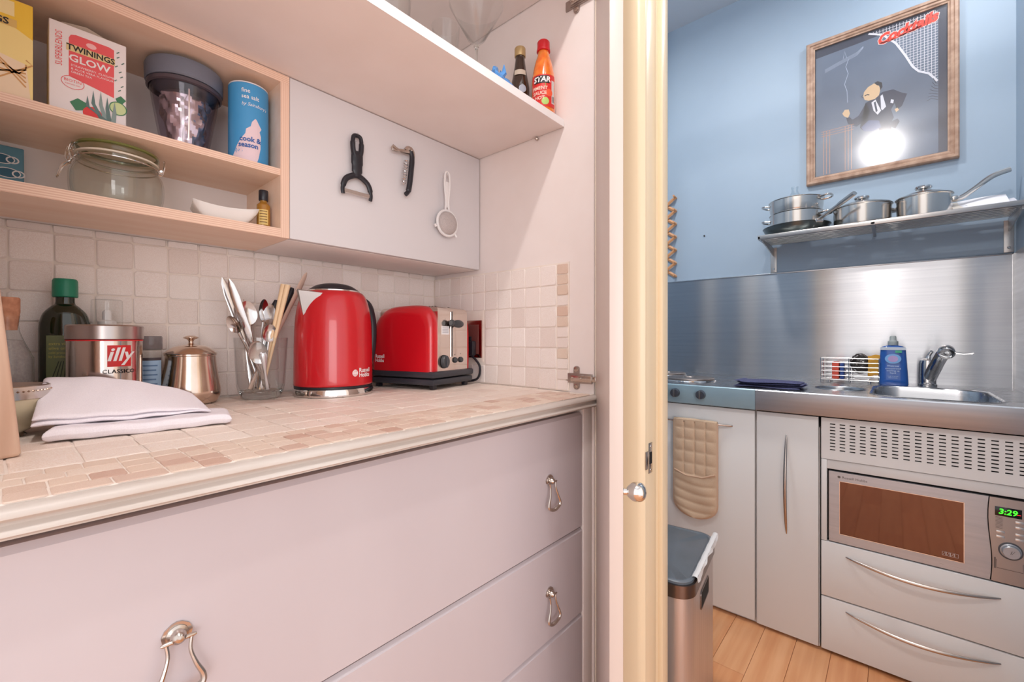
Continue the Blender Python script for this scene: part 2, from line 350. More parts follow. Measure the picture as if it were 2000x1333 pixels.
# ------------------------------------------------------------------ stone tiles
def tile_mesh(name, m, chip=0.07):
    c = chip; P = [(-.5+c*random.uniform(.4, 1.2), -.5), (.5-c*random.uniform(.4, 1.2), -.5+random.uniform(0, .02)), (.5, -.5+c*random.uniform(.4, 1.2)), (.5-random.uniform(0, .02), .5-c*random.uniform(.4, 1.2)),
         (.5-c*random.uniform(.4, 1.2), .5), (-.5+c*random.uniform(.4, 1.2), .5-random.uniform(0, .02)), (-.5, .5-c*random.uniform(.4, 1.2)), (-.5+random.uniform(0, .02), -.5+c*random.uniform(.4, 1.2))]
    mb = MB(); n = 8
    vs = [(x, y, 0) for x, y in P]+[(x, y, .75) for x, y in P]+[(x*.94, y*.94, 1) for x, y in P]
    fs = [(k*8+i, k*8+(i+1) % 8, (k+1)*8+(i+1) % 8, (k+1)*8+i) for k in range(2) for i in range(n)]+[tuple(range(16, 24))]
    mb.add(vs, fs); return mesh_of(name, mb, m, 60)
TM = [tile_mesh('tile', TILE) for _ in range(6)]; TMW = [tile_mesh('tile', TILEW, 0.05) for _ in range(6)]; TMS = [tile_mesh('tile', TILES, 0.09) for _ in range(6)]
def tile(me, M, w, h, t, parent):
    o = bpy.data.objects.new('tile', random.choice(me)); COL.objects.link(o); o.parent = parent
    o.matrix_local = M @ Matrix.Diagonal((w, h, t, 1))
g = 0.0017
for r_ in range(7):       # back wall, courses of 5 cm tiles (the top course is cut)
    z0 = WT+0.001+r_*0.0487; z1 = min(z0+0.0487, 1.257); off = random.uniform(-0.002, 0.002)
    if z1-z0 < 0.012: continue
    for k in range(18):
        x0 = -0.0535+k*0.05+off; x1 = min(x0+0.05, 0.836); x0 = max(x0, -0.056)
        if x1-x0 < 0.01: continue
        tile(TM, RM(((x0+x1)/2+random.uniform(-.0005, .0005), 1.04, (z0+z1)/2), rx=pi/2, ry=random.gauss(0, .004)), x1-x0-g, z1-z0-g, 0.0020+random.uniform(0, .0010), wall_back)
sb = O('grout_bed', B(0.8375, 0.84, 0.557, 1.04, WT, 1.246), GROUT, wall_right)
for r_ in range(6):
    z0 = WT+0.001+r_*0.0487
    z1 = z0+0.0487
    for k in range(10):
        y0 = 0.592+k*0.0465; y1 = min(y0+0.0465, 1.033)
        if y1-y0 < 0.01: continue
        if 0.83 < (y0+y1)/2 < 0.93 and 1.0 < (z0+z1)/2 < 1.15: continue    # double socket sits here
        tile(TM, RM((0.8375, (y0+y1)/2, (z0+z1)/2), rx=pi/2, rz=-pi/2, ry=random.gauss(0, .004)), y1-y0-g, z1-z0-g, 0.0018+random.uniform(0, .0009), wall_right)
    for q in range(2):
        tile(TMS if random.random() < .35 else TM, RM((0.8375, 0.5745, z0+0.0122+q*0.0243), rx=pi/2, rz=-pi/2, ry=random.gauss(0, .02)), 0.029, 0.0222, 0.0018+random.uniform(0, .0009), wall_right)
# ------------------------------------------------------------------ pantry worktop
wt = T('tiled_worktop', 'stone tiled pantry worktop with painted moulding along its front', 'worktop')
O('slab', B(-0.058, 0.838, 0.492, 1.034, 0.9242, WT-0.0014), GROUT, wt)
mp_ = [(.496, .9475), (.484, .9475), (.480, .9455), (.4775, .9430), (.4775, .9405), (.480, .9385), (.4835, .9365), (.484, .9345), (.481, .9322), (.4775, .930), (.477, .928), (.479, .9265), (.483, .926), (.483, .924), (.496, .924)]
O('front_moulding', MB().prism(mp_, -0.058, 0.836, axis='x'), MOULD, wt, sharp=50)
for r_ in range(9):
    y0 = 0.594+r_*0.0488; y1 = min(y0+0.0488, 1.033); off = random.uniform(-.0015, .0015)
    for k in range(18):
        x0 = -0.0535+k*0.05+off; x1 = min(x0+0.05, 0.8365)
        tile(TMW, RM(((x0+x1)/2, (y0+y1)/2, WT-0.0014), rx=random.gauss(0, .006), ry=random.gauss(0, .004), rz=random.gauss(0, .006)), x1-x0-g, y1-y0-g, 0.0014+random.uniform(-.0003, .0003), wt)
for r_ in range(4):
    y0 = 0.4905+r_*0.0258; x = -0.0545
    while x < 0.8:
        w = 0.025 if random.random() < .86 else 0.0375
        tile(TMS, RM((x+w/2, y0+0.0129, WT-0.0014), rz=random.gauss(0, .015)), w-g*.8, 0.0258-g*.8, 0.0013+random.uniform(-.0004, .0004), wt); x += w
# ------------------------------------------------------------------ drawers
dc = T('drawer_chest', 'built-in pinkish white chest of wide drawers under the worktop', 'drawers')
O('carcass', MB().box(-0.058, 0.838, 0.53, 1.03, 0.06, 0.919).box(-0.058, 0.838, 0.521, 0.53, 0.1, 0.9235), DARK, dc)
O('stile', B(0.804, 0.838, 0.498, 0.53, 0.1, 0.9235, bev=0.002), PINK, dc)
O('stile', B(-0.058, -0.024, 0.498, 0.53, 0.1, 0.9235, bev=0.002), PINK, dc)
def ring_handle(parent, x, z):
    h = bpy.data.objects.new('handle', None); COL.objects.link(h); h.parent = parent; h.location = (x, 0.5, z)
    O('back_plate', MB().prism([(-0.011, 0), (-0.012, 0.005), (-0.0095, 0.0105), (-0.004, 0.0145), (0, 0.0155), (0.004, 0.0145), (0.0095, 0.0105), (0.012, 0.005), (0.011, 0), (0, -0.002)], -0.002, 0, axis='y')
      .lathe([(0, 0), (0.009, 0), (0.0085, 0.002), (0.0055, 0.003), (0.0065, 0.005), (0.0055, 0.009), (0.003, 0.0115), (0, 0.012)], 20, M=RM((0, -0.001, 0.004), rx=pi/2)), NICKEL, h)
    O('pivot', MB().tube([(-0.0135, -0.0085, 0.002), (-0.011, -0.0085, 0.002), (0.011, -0.0085, 0.002), (0.0135, -0.0085, 0.002)], [0.0012, 0.0019, 0.0019, 0.0012], 10), NICKEL, h)
    pts = spline([(-0.0095, -0.0085, 0.002), (-0.0085, -0.010, -0.010), (-0.0125, -0.012, -0.024), (-0.0175, -0.013, -0.036), (-0.0165, -0.0135, -0.0435), (-0.008, -0.0135, -0.0475), (0.0, -0.0135, -0.0485),
                  (0.008, -0.0135, -0.0475), (0.0165, -0.0135, -0.0435), (0.0175, -0.013, -0.036), (0.0125, -0.012, -0.024), (0.0085, -0.010, -0.010), (0.0095, -0.0085, 0.002)], 5)
    rr = [0.0017+0.0018*max(0, sin(pi*min(1, max(0, (i/(len(pts)-1)-.12)/.76)))) for i in range(len(pts))]
    O('pull_ring', MB().tube(pts, rr, 8), NICKEL, h)
    return h
for z0, z1 in ((0.672, 0.9130), (0.4895, 0.6665), (0.300, 0.484), (0.09, 0.2945)):
    top = lambda e: all(v.co.z > (z1-0.0001) for v in e.verts) and all(v.co.y < 0.501 for v in e.verts)
    f = MB().box(-0.020, 0.800, 0.500, 0.520, z0, z1, bev=0.0055, seg=1, only=top)
    dr = O('drawer', f, DRAW, dc)
    zc = {0.672: 0.793, 0.4895: 0.5765, 0.300: 0.39, 0.09: 0.19}[z0]
    for x in (0.1016, 0.683): ring_handle(dr, x, zc)
# ------------------------------------------------------------------ plywood wall shelves + cupboard
pu = T('plywood_shelf_unit', 'open plywood shelf unit with three levels fixed to the pantry back wall', 'shelf unit')
def plyboard(n, x0, x1, z0, z1, edge, y0=0.846):
    mb = MB(); mb.box(x0, x1, y0+0.001, 1.02, z0, z1); mb.box(x0, x1, y0, y0+0.001, z0, z1, m=1)
    return O(n, mb, [PLY, edge], pu)
plyboard('shelf_board', -0.058, 0.326, 1.370, 1.382, PLYZ, 0.848); plyboard('bottom_board', -0.058, 0.326, 1.256, 1.272, PLYZ)
plyboard('top_board', -0.058, 0.3415, 1.541, 1.556, PLYZ); plyboard('side_panel', 0.326, 0.3415, 1.256, 1.541, PLYX)
O('back_panel', B(-0.058, 0.326, 1.02, 1.034, 1.256, 1.556), PINK, pu)
O('shelf_pin', MB().lathe([(0.003, 0), (0.003, 0.004), (0, 0.005)], 10, M=RM((0.326, 0.93, 1.462), ry=-pi/2)), NICKEL, pu)
wc = T('wall_cupboard', 'shallow pinkish white cupboard with hooks on its plain door', 'cupboard')
O('cupboard_body', B(0.3425, 0.836, 0.862, 1.034, 1.256, 1.556, bev=0.001), PINK, wc)
O('door_panel', B(0.3425, 0.836, 0.846, 0.861, 1.2565, 1.5560, bev=0.0012), MELA, wc)
sh = T('pantry_shelf', 'deep white melamine shelf above the wall cupboard', 'shelf')
O('board', B(-0.058, 0.838, 0.572, 1.034, 1.5575, 1.5745, bev=0.0006), PINK, sh)
O('edging', B(-0.058, 0.838, 0.5712, 0.572, 1.5575, 1.5745), mat('white_edging', (250, 246, 246), 0.35), sh)
O('shelf_pin', MB().lathe([(0.004, 0), (0.004, 0.006), (0.002, 0.008), (0, 0.008)], 12, M=RM((0.838, 0.648, 1.552), ry=-pi/2)), NICKEL, sh)
ush = T('upper_pantry_shelf', 'upper pantry shelf panel over the glasses, cut by the top of the picture', 'shelf')
O('board', B(-0.058, 0.838, 0.49, 1.034, 1.885, 1.905), PINK, ush)
# ------------------------------------------------------------------ things on the plywood shelves
def boxthing(name, label, cat, x0, x1, y0, y1, z0, z1, m, rz=0):
    t = T(name, label, cat, ((x0+x1)/2, (y0+y1)/2, z0), rz); w, d, h = (x1-x0)/2, (y1-y0)/2, z1-z0
    O('carton', B(-w, w, -d, d, 0, h, bev=0.0008, seg=1), m, t); return t, w, d, h
t, w, d, h = boxthing('tea_box', 'yellow tea carton at the end of the top plywood shelf', 'tea box', -0.052, 0.0205, 0.865, 0.945, 1.3822, 1.513, mat('yellow_card', (248, 206, 66), 0.45))
mp = plane_map((0, -d, 0), (0, -1, 0))
poly([(-w, 0), (w, 0), (w, .085), (0.01, .10), (-w, .08)], flat('yel_pale', (250, 226, 150)), t, mp, .0002)
poly([(-w, 0), (w-.002, .004), (w-.006, .05), (-.01, .06), (-w, .05)], flat('yel_pale2', (246, 222, 190)), t, mp, .0004)
for k in range(7):
    a = k*0.9; line([(-.02+.006*k*cos(a), .03+.02*sin(a)*.6), (.0+.006*k, .045+.01*cos(a)), (.03, .02+.006*k)], .0018, flat('ginger', (214, 160, 96)), t, mp, .0006)
patch(-w, .022, .094, .104, flat('gold_band', (226, 190, 110), .35), t, mp, .0005, 1)
text('TWININGS', 0.0115, INK, t, mp, .0008, u=-.013, v=.099, bold=.0003)
patch(-w, .02, .108, .127, flat('yel_cream', (252, 232, 170)), t, mp, .0003, 1)
O('opened_flap', MB().prism([(-w, 0), (w-.002, 0), (w-.002, .0006), (-w, .0006)], -0.02, 0.02, axis='y', M=RM((0, 0.01, h+.001), rx=.35)), mat('card_inner', (196, 168, 150), .7), t)

t, w, d, h = boxthing('tea_box', 'white and coral tea carton beside the tumbler on the top plywood shelf', 'tea box', 0.0355, 0.116, 0.875, 0.93, 1.3822, 1.512, mat('white_card', (240, 232, 232), 0.4))
mp = plane_map((0, -d, 0), (0, -1, 0)); CO = flat('coral', (234, 92, 96)); GD = flat('gold_pale', (232, 208, 150)); BG = flat('leaf_green', (64, 128, 90))
poly([(-.021, .058), (-.021, .112), (-.019, .117), (-.014, .119), (.021, .119), (.0265, .117), (.0265, .046), (.005, .052)], CO, t, mp, .0002)
patch(-.0235, .0275, .094, .104, GD, t, mp, .0005, 1)
text('TWININGS', 0.0112, INK, t, mp, .0008, u=.002, v=.099, bold=.0003, sx=.92)
text('GLOW', 0.0140, PW, t, mp, .0006, u=.0005, v=.0845, bold=.0003)
for k, s_ in enumerate(('STRAWBERRY, CUCUMBER', '& ALOE VERA FLAVOUR', 'GREEN TEA')): text(s_, .0042, PW, t, mp, .0006, u=-.019, v=.0745-.0048*k, align='LEFT')
poly(ngon(14, .0055, .002, .1105, sy=.7), flat('coral_pale', (248, 190, 190)), t, mp, .0005, 'crest')
text('SUPERBLENDS', .0098, CO, t, mp, .0005, u=-.0305, v=.093, rot=pi/2, sx=.78)
line([(-.017+.0115*cos(a*pi/12), .050+.0088*sin(a*pi/12)) for a in range(25)], .0007, CO, t, mp, .0005); text('BIOTIN', .0055, CO, t, mp, .0005, u=-.017, v=.052)
text('SUPPORTS SKIN', .0022, CO, t, mp, .0005, u=-.017, v=.047)
poly(ngon(16, .0105, .0035, .013), flat('strawberry', (226, 58, 58)), t, mp, .0006); poly([(-.02, .022), (-.012, .030), (-.002, .026), (-.004, .016), (-.014, .012)], BG, t, mp, .0005)
for k, (x1, y1) in enumerate(((.004, .048), (.012, .05), (.019, .044), (.027, .04), (-.002, .038))):
    poly([(.013+.003*k, .002), (x1-.002, y1*.6), (x1, y1), (x1+.0022, y1*.6), (.019+.003*k, .002)], flat('aloe%d' % (k % 2), ((96, 124, 122), (140, 160, 158))[k % 2]), t, mp, .0007+.0001*k)
poly(ngon(16, .0095, .031, .032), flat('cucumber', (206, 222, 164)), t, mp, .0005); line([(.031+.0095*cos(a*pi/10), .032+.0095*sin(a*pi/10)) for a in range(21)], .0012, BG, t, mp, .0008)
poly([(.028, .046), (.034, .052), (.040, .047), (.036, .041), (.030, .041)], BG, t, mp, .0006)
for k in range(9): line([(.031+.004*sin(k*2.3), .058+.007*k), (.034+.004*sin(k*2.3), .061+.007*k)], .0012, flat('speck_green', (86, 120, 110)), t, mp, .0005)
patch(.026, .037, 0.003, .008, CO, t, mp, .0012, 1)
O('opened_flap', MB().add([(-.027, .026, h), (w, .026, h), (w-.002, .008, h+.012), (.0, .004, h+.022), (-.026, .010, h+.020), (-.027, .0265, h-.0006), (w, .0265, h-.0006), (w-.002, .0086, h+.0114), (0, .0046, h+.0214), (-.026, .0106, h+.0194)],
   [(0, 1, 2, 3, 4), (9, 8, 7, 6, 5), (0, 5, 6, 1), (1, 6, 7, 2), (2, 7, 8, 3), (3, 8, 9, 4), (4, 9, 5, 0)]), mat('card_flap', (222, 204, 186), .6), t, sharp=20)

# double walled tumbler with a crumpled foil packet inside
t = T('travel_tumbler', 'smoky clear tumbler with grey screw lid holding a crumpled foil packet', 'tumbler', (0.201, 0.93, 1.3822)); t.scale = (.84, .84, 1)
O('cup', MB().lathe(prof([(0.030, 0), (0.036, 0.002), (0.043, 0.03), (0.052, 0.075), (0.059, 0.115), (0.061, 0.124)], 4)+[(0.059, 0.124)]+prof([(0.056, 0.115), (0.048, 0.075), (0.039, 0.03), (0.032, 0.008)], 4), 40), GLASSD, t)
O('lid', MB().lathe([(0.0635, 0.121), (0.0655, 0.123), (0.0662, 0.146), (0.064, 0.1505), (0.0, 0.1515)], 48), mat('slate_plastic', (112, 116, 130), .45), t)
O('thread_ring', MB().lathe([(0.060, 0.112), (0.0635, 0.1135), (0.0635, 0.119), (0.060, 0.121)], 40, cap=False), mat('dark_ring', (82, 72, 80), .3), t)
tf = T('foil_packet', 'shiny crumpled silver foil packet inside the grey lidded tumbler', 'packet', (0.201, 0.93, 1.3822+.010)); tf.scale = (.84, .84, 1.08); fb = MB()
def foilf(u, v):
    a = u*2*pi; z = .10*v; r = (.026+.022*v)*(1-.75*max(0, v-.86)/.14)*(1-.5*max(0, .08-v)/.08)
    n = sin(3*a+9*v)*.5+sin(7*a-14*v+1)*.3+sin(11*a+23*v)*.25+sin(5*a+31*v+2)*.22
    r *= 1+.11*n; return (r*cos(a), r*sin(a)*.8, z)
fb.grid(46, 24, foilf); O('foil_pouch', fb, FOIL, tf, sharp=14)
ph = facing(.201, .93)
O('seal_seam', MB().tube([(.047*cos(ph+.12), .047*sin(ph+.12), .012), (.053*cos(ph+.12), .053*sin(ph+.12), .055), (.055*cos(ph+.12), .053*sin(ph+.12), .088)], .0016, 6, flat=.5), FOIL, tf)

t = T('salt_canister', 'blue cylindrical sea salt canister at the right end of the top plywood shelf', 'canister', (0.3005, 0.899, 1.3822)); ph = facing(.3005, .899)
sx_ = 0.0245
SR = 0.0355
t.location = (0.2885, 0.893, 1.3822); t.scale = (.9, .9, 1)
O('tube_body', MB().lathe([(SR-.001, 0), (SR, .001), (SR, .1415), (SR-.001, .1425), (0, .1425)], 40), mat('salt_blue', (70, 154, 210), .4), t)
O('rim', MB().lathe([(SR-.003, .1425), (SR-.0005, .1425), (SR-.0005, .1445), (SR-.003, .1445)], 40), mat('pale_rim', (226, 222, 226), .4), t)
mp = cyl_map(SR, ph, 0)
for k, s_ in enumerate(('fine', 'sea salt')): text(s_, .0105, PW, t, mp, .0004, u=-.012, v=.128-.0105*k, align='LEFT', bold=.0001)
text("by Sainsbury's", .0085, PW, t, mp, .0004, u=-.012, v=.1045, align='LEFT', shear=.3)
PK = flat('salt_pink', (236, 212, 220))
mb = MB()
hp = [(0, -.030, .014), (.012, -.0285, .018), (.03, -.020, .022), (.042, -.013, .022), (.052, -.005, .023), (.060, -.004, .020), (.066, .004, .024), (.074, .006, .018), (.079, .010, .015), (.081, .012, .013)]
for (v0, a0, b0), (v1, a1, b1) in zip(hp, hp[1:]):
    n = 14
    mb.grid(n, 1, lambda a, b: mp((a0+(b0-a0)*a)*(1-b)+(a1+(b1-a1)*a)*b, v0+(v1-v0)*b, .0003))
O('printed_shape', mb, PK, t)
text('cook &', .0125, flat('salt_navy', (40, 96, 170)), t, mp, .0013, u=-.015, v=.042, align='LEFT', bold=.0003)
text('season', .0125, flat('salt_navy', (40, 96, 170)), t, mp, .0013, u=-.017, v=.0315, align='LEFT', bold=.0003)

# clip-top jar
t = T('clip_top_jar', 'squat clear glass jar with wire clip lid on the lower plywood shelf', 'jar', (0.112, 0.915, 1.2722)); t.scale = (.77, .77, 1)
O('glass_body', MB().lathe(prof([(0.050, 0.000), (0.062, 0.002), (0.071, 0.016), (0.0735, 0.036), (0.071, 0.052), (0.063, 0.062), (0.060, 0.066)], 4)+[(0.063, .069), (.063, .073), (.058, .074)]+prof([(.057, .067), (.068, .052), (.0705, .036), (.068, .017), (.06, .005), (0, .004)], 4), 48), GLASSG, t)
O('gasket', MB().lathe([(0.0575, .074), (0.0645, .074), (0.0645, .0765), (0.0575, .0765)], 44, cap=False), mat('pale_rubber', (226, 216, 200), .5), t)
O('glass_lid', MB().lathe([(0.063, .0768), (0.0655, .078), (0.0655, .083), (0.062, .087)]+prof([(.058, .089), (.045, .092), (.02, .0935), (0, .094)], 3), 44), thin_glass('jar_lid_glass', (242, 245, 234), 0, 1.4), t)
O('lid_rim', MB().lathe([(0.062, .0855), (0.0655, .0865), (.0648, .0895), (.060, .0905)], 44, cap=False), mat('olive_glass_rim', (112, 118, 62), .15, coat=1), t)
for s_, zz in ((1, .0715), ):
    O('neck_wire', MB().tube([(0.0645*cos(a*pi/20), 0.0645*sin(a*pi/20), .068) for a in range(40)], .0011, 6, closed=True), CHROME, t)
phr = facing(.110, .923); L = Vector((cos(phr-pi/2), sin(phr-pi/2), 0)); F_ = Vector((cos(phr), sin(phr), 0))
def jp(l, f, z): return L*l+F_*f+Vector((0, 0, z))
for sgn in (-1, 1):
    O('wire_clip', MB().tube(spline([jp(.066, sgn*.009, .066), jp(.071, sgn*.0095, .076), jp(.067, sgn*.009, .088), jp(.060, sgn*.006, .0905)], 5), .0012, 7)
      .tube(spline([jp(.066, sgn*.009, .080), jp(.073, sgn*.009, .080), jp(.075, sgn*.008, .064), jp(.070, sgn*.008, .060), jp(.068, sgn*.008, .068)], 5), .0012, 7), CHROME, t)
O('lever', MB().tube(spline([jp(.069, -.008, .062), jp(.080, -.007, .052), jp(.086, -.005, .038), jp(.087, 0, .035), jp(.086, .005, .038), jp(.080, .007, .052), jp(.069, .008, .062)], 5), .0013, 7), CHROME, t)
O('hinge_wire', MB().tube(spline([jp(-.064, .009, .068), jp(-.071, .009, .070), jp(-.074, .009, .086), jp(-.072, 0, .090), jp(-.074, -.009, .086), jp(-.071, -.009, .070), jp(-.064, -.009, .068)], 5), .0012, 7)
  .tube([jp(-.068, -.006, .071), jp(-.068, .006, .071)], .003, 10), CHROME, t)

t = T('tea_sachet', 'teal paper sachet with printed cups leaning on the shelf back', 'packet', (-0.014, 0.985, 1.2722)); M_ = RM(rx=-.2)
O('sachet', B(-.036, .0285, -.0015, .0015, 0.0005, .088, bev=.0012, seg=1, M=RM(rx=-.18)), mat('teal_paper', (98, 148, 168), .45), t)
mp = plane_map((0, -.0019, 0), (0, -1, .18)); mp0 = mp; mp = lambda u, v, e=0: mp0(u, v, e)
for cx, cy, c in ((.006, .066, (56, 104, 128)), (.012, .045, (56, 104, 128)), (.006, .022, (222, 224, 232))):
    poly(ngon(16, .013, cx, cy, sy=.55), flat('sach%d' % c[0], c), t, mp, .0004); line([(cx+.011+.006*cos(a*pi/8), cy+.005*sin(a*pi/8)) for a in range(17)], .0018, PW, t, mp, .0006)
    line([(cx+.013*cos(a*pi/10), cy+.0075*sin(a*pi/10)) for a in range(21)], .0012, PW, t, mp, .0006)
text('TEA', .008, INK, t, mp, .0008, u=.005, v=.022)

t = T('porcelain_dish', 'small white rectangular porcelain dish by the amber bottle', 'dish', (0.250, 0.893, 1.2722), -0.15); mb = MB()
def dishf(u, v):
    x, y = (u-.5)*2, (v-.5)*2; e = max(abs(x), abs(y)); cr = (abs(x*y))**2
    return (x*.048, y*.034, .004+.019*max(0, e-.55)**1.5/.3+.006*cr)
mb.grid(20, 14, dishf); mb.grid(20, 14, lambda u, v: (dishf(u, v)[0]*.985, dishf(u, v)[1]*.985, dishf(u, v)[2]-.003))
o = O('dish', mb, PORC, t); O('foot', B(-.026, .026, -.017, .017, 0, .003, bev=.001), PORC, t)
t = T('amber_bottle', 'tiny amber flavouring bottle with black cap at the lower shelf end', 'bottle', (0.3105, 0.884, 1.2722))
O('glass', MB().lathe(prof([(.009, 0), (.0112, .002), (.0112, .04), (.0105, .046), (.006, .051), (.0058, .054)], 4), 24), mat('amber_oil', (196, 140, 60), .08, trans=.35), t)
O('cap', MB().lathe([(.0075, .054), (.008, .055), (.008, .072), (.0072, .0732), (0, .0732)], 24), BLACKP, t)
patch(-.008, .008, .008, .036, flat('amber_label', (226, 196, 120)), t, cyl_map(.0112, facing(.31, .88), 0), .0003, 6)
for k in range(5): patch(-.006, .006, .012+.005*k, .0135+.005*k, flat('label_ink', (120, 82, 40)), t, cyl_map(.0112, facing(.31, .88), 0), .0006, 4, name='lettering')

# ------------------------------------------------------------------ hooks and hanging tools
def hook(x, z, label):
    h = T('adhesive_hook', label, 'hook', (x, 0.8459, z), group=None)
    O('base', MB().prism(rrect(-.006, .006, -.009, .009, .004), -.002, 0, axis='y'), MELA, h)
    O('prong', MB().tube(spline([(0, -.002, .004), (0, -.006, -.002), (0, -.0105, -.005), (0, -.013, -.001), (0, -.0128, .004)], 5), .0014, 8), mat('clear_plastic', (236, 230, 230), .1, trans=.4), h); return h
hook(.472, 1.4905, 'small clear hook carrying the black peeler'); hook(.598, 1.500, 'small clear hook carrying the corkscrew'); hook(.712, 1.478, 'small clear hook carrying the white strainer')
t = T('vegetable_peeler', 'black Y shaped vegetable peeler hanging from the first hook', 'peeler', (.471, .834, 1.483), -.02)
def flatloop(pts, r, n=6): return MB().tube(spline(pts, n), r, 10, flat=.7, up=(0, 1, 0))
O('handle', MB().tube(spline([(0, 0, .006), (-.0075, 0, .003), (-.0095, 0, -.010), (-.0085, 0, -.026), (-.005, 0, -.040)], 6), [.0042]*12+[.0052]*13, 10, up=(0, 1, 0))
  .tube(spline([(0, 0, .006), (.0075, 0, .003), (.0095, 0, -.010), (.0085, 0, -.026), (.005, 0, -.040)], 6), [.0042]*12+[.0052]*13, 10, up=(0, 1, 0))
  .tube(spline([(0, 0, -.027), (0, 0, -.045), (0, 0, -.066), (0, 0, -.080)], 6), [.009]*3+[.0128]*6+[.0115]*5+[.0095]*5, 16, up=(0, 1, 0), flat=.42), BLACKP, t)
O('yoke', MB().tube(spline([(-.030, 0, -.120), (-.031, 0, -.108), (-.025, 0, -.090), (-.012, 0, -.080), (0, 0, -.0765), (.012, 0, -.080), (.025, 0, -.090), (.031, 0, -.108), (.030, 0, -.122)], 6), [.0042]*8+[.0058]*33+[.0042]*8, 12, up=(0, 1, 0), flat=.6), BLACKP, t)
O('blade', B(-.029, .029, -.0012, .0012, -.117, -.109, bev=.0004, seg=1), CHROME, t)
t = T('corkscrew', 'waiter style corkscrew with black handle hanging from the middle hook', 'corkscrew', (.600, .833, 1.497), 0)
O('handle', MB().tube(spline([(.004, 0, .002), (.007, 0, -.012), (.004, 0, -.045), (.000, 0, -.075), (-.004, 0, -.092), (-.011, 0, -.100)], 6), [.0062]*8+[.0066]*16+[.005]*7, 12, up=(0, 1, 0), flat=.75), BLACKP, t)
O('knuckle', MB().tube(spline([(-.010, 0, .0), (-.006, 0, .006), (.002, 0, .007), (.008, 0, .001), (.0085, 0, -.009)], 5), .0042, 10, flat=1.2), NICKEL, t)
O('lever', MB().tube(spline([(-.002, 0, -.002), (-.018, 0, -.004), (-.032, 0, -.005), (-.045, 0, .000)], 5), [.0045]*8+[.0035]*8, 8, up=(0, 1, 0), flat=.8)
  .tube(spline([(-.024, 0, -.005), (-.034, 0, -.009), (-.044, 0, -.010)], 5), .0022, 8).tube([(-.043, 0, .0), (-.047, 0, -.005), (-.044, 0, -.011)], .0022, 8), NICKEL, t)
O('worm', MB().tube([(-.0105-.02*i/110+.0045*cos(i*.55)+.012*i/110, -.002+.0045*sin(i*.55), -.022-.058*i/110) for i in range(111)], .0012, 6), CUTL, t)
t = T('tea_strainer', 'small white tea strainer hanging from the hook nearest the side wall', 'strainer', (.712, .833, 1.470), 0.0)
O('handle', MB().tube(spline([(0, 0, .014), (-.006, 0, .008), (-.008, 0, -.01), (-.0075, 0, -.03), (-.004, 0, -.06), (-.006, 0, -.083)], 5), .0026, 8, up=(0, 1, 0))
  .tube(spline([(0, 0, .014), (.006, 0, .008), (.008, 0, -.01), (.0075, 0, -.03), (.004, 0, -.06), (.006, 0, -.083)], 5), .0026, 8, up=(0, 1, 0)).box(-.006, .006, -.0016, .0016, -.075, -.012, bev=.001), WHITEP, t)
O('rim', MB().tube([(.031*cos(a*pi/20), 0, -.114+.031*sin(a*pi/20)) for a in range(40)], .0034, 8, closed=True).tube([(-.029, 0, -.124), (-.038, -.002, -.128), (-.040, -.002, -.123)], .0028, 8).tube([(.024, 0, -.136), (.029, -.002, -.144)], .0026, 8), WHITEP, t)
mesh_m = mat('strainer_mesh', (176, 166, 164), .6, noise=((196, 186, 184), (900, 900, 900), 2, (.4, .6)), bump=.5)
O('mesh_bowl', MB().lathe(prof([(.029, 0), (.026, .007), (.016, .013), (0, .0155)], 4), 32, M=RM((0, 0, -.114), rx=pi/2)), mesh_m, t)

# ------------------------------------------------------------------ upper shelf
SZ = 1.5746
def tumbler(name, label, x, y, r, h, cat='glass', prof_=None):
    t = T(name, label, cat, (x, y, SZ))
    O('bowl', MB().lathe([(r*.82, 0.001), (r*.84, 0.004), (r, h), (r-.0015, h), (r*.80, .010), (0, .009)], 36), GLASS, t); return t
tumbler('drinking_glass', 'clear tumbler on the pantry shelf, cut by the top of the picture', .436, .66, .036, .12)
tumbler('drinking_glass', 'clear tumbler on the pantry shelf beside the cocktail glass', .560, .66, .027, .105)
t = T('cocktail_glass', 'wide conical cocktail glass standing on the pantry shelf', 'cocktail glass', (.683, .70, SZ))
O('bowl', MB().lathe([(.004, .148), (.020, .163), (.061, .238), (.0598, .238), (.019, .165), (0, .152)], 44, cap=False), GLASS, t)
O('stem', MB().lathe(prof([(.004, .003), (.0032, .02), (.003, .08), (.0032, .135), (.006, .145), (.003, .151)], 4), 20), THICK, t)
O('foot', MB().lathe([(.036, 0), (.0365, .001), (.02, .003), (.004, .006), (0, .006)], 36), GLASS, t)
t = T('blue_bag', 'crumpled blue plastic bag on the pantry shelf between glass and bottles', 'bag', (.672, .622, SZ)); mb = MB()
def bagf(u, v):
    a = u*2*pi; r = .034*sin(pi*min(.999, .12+.86*v))**.6; n = .16*sin(3*a+4*v)+.12*sin(7*a+9*v)+.08*sin(13*a-8*v)
    return (r*(1+n)*cos(a), r*(1+n)*sin(a)*.8, .001+.045*v*(1+.25*sin(2*a+1))+.004*sin(9*a)*v)
mb.grid(30, 12, bagf); mb.tube([(.0, 0, .04), (.012, -.004, .055), (.014, -.002, .074)], [.009, .006, .001], 7).tube([(.01, 0, .04), (.026, .002, .047), (.034, .0, .050)], [.007, .005, .001], 7)
O('plastic_bag', mb, mat('blue_plastic', (84, 148, 214), .35), t, sharp=25)
t = T('sauce_bottle', 'dark brown sauce bottle with gold cap on the pantry shelf', 'bottle', (.796, .668, SZ)); ph = facing(.796, .668)
O('glass', MB().lathe(prof([(.020, 0), (.0225, .003), (.0225, .075), (.0215, .095), (.015, .13), (.0115, .155), (.011, .163)], 4), 28), mat('brown_bottle', (58, 40, 30), .08, coat=.8), t)
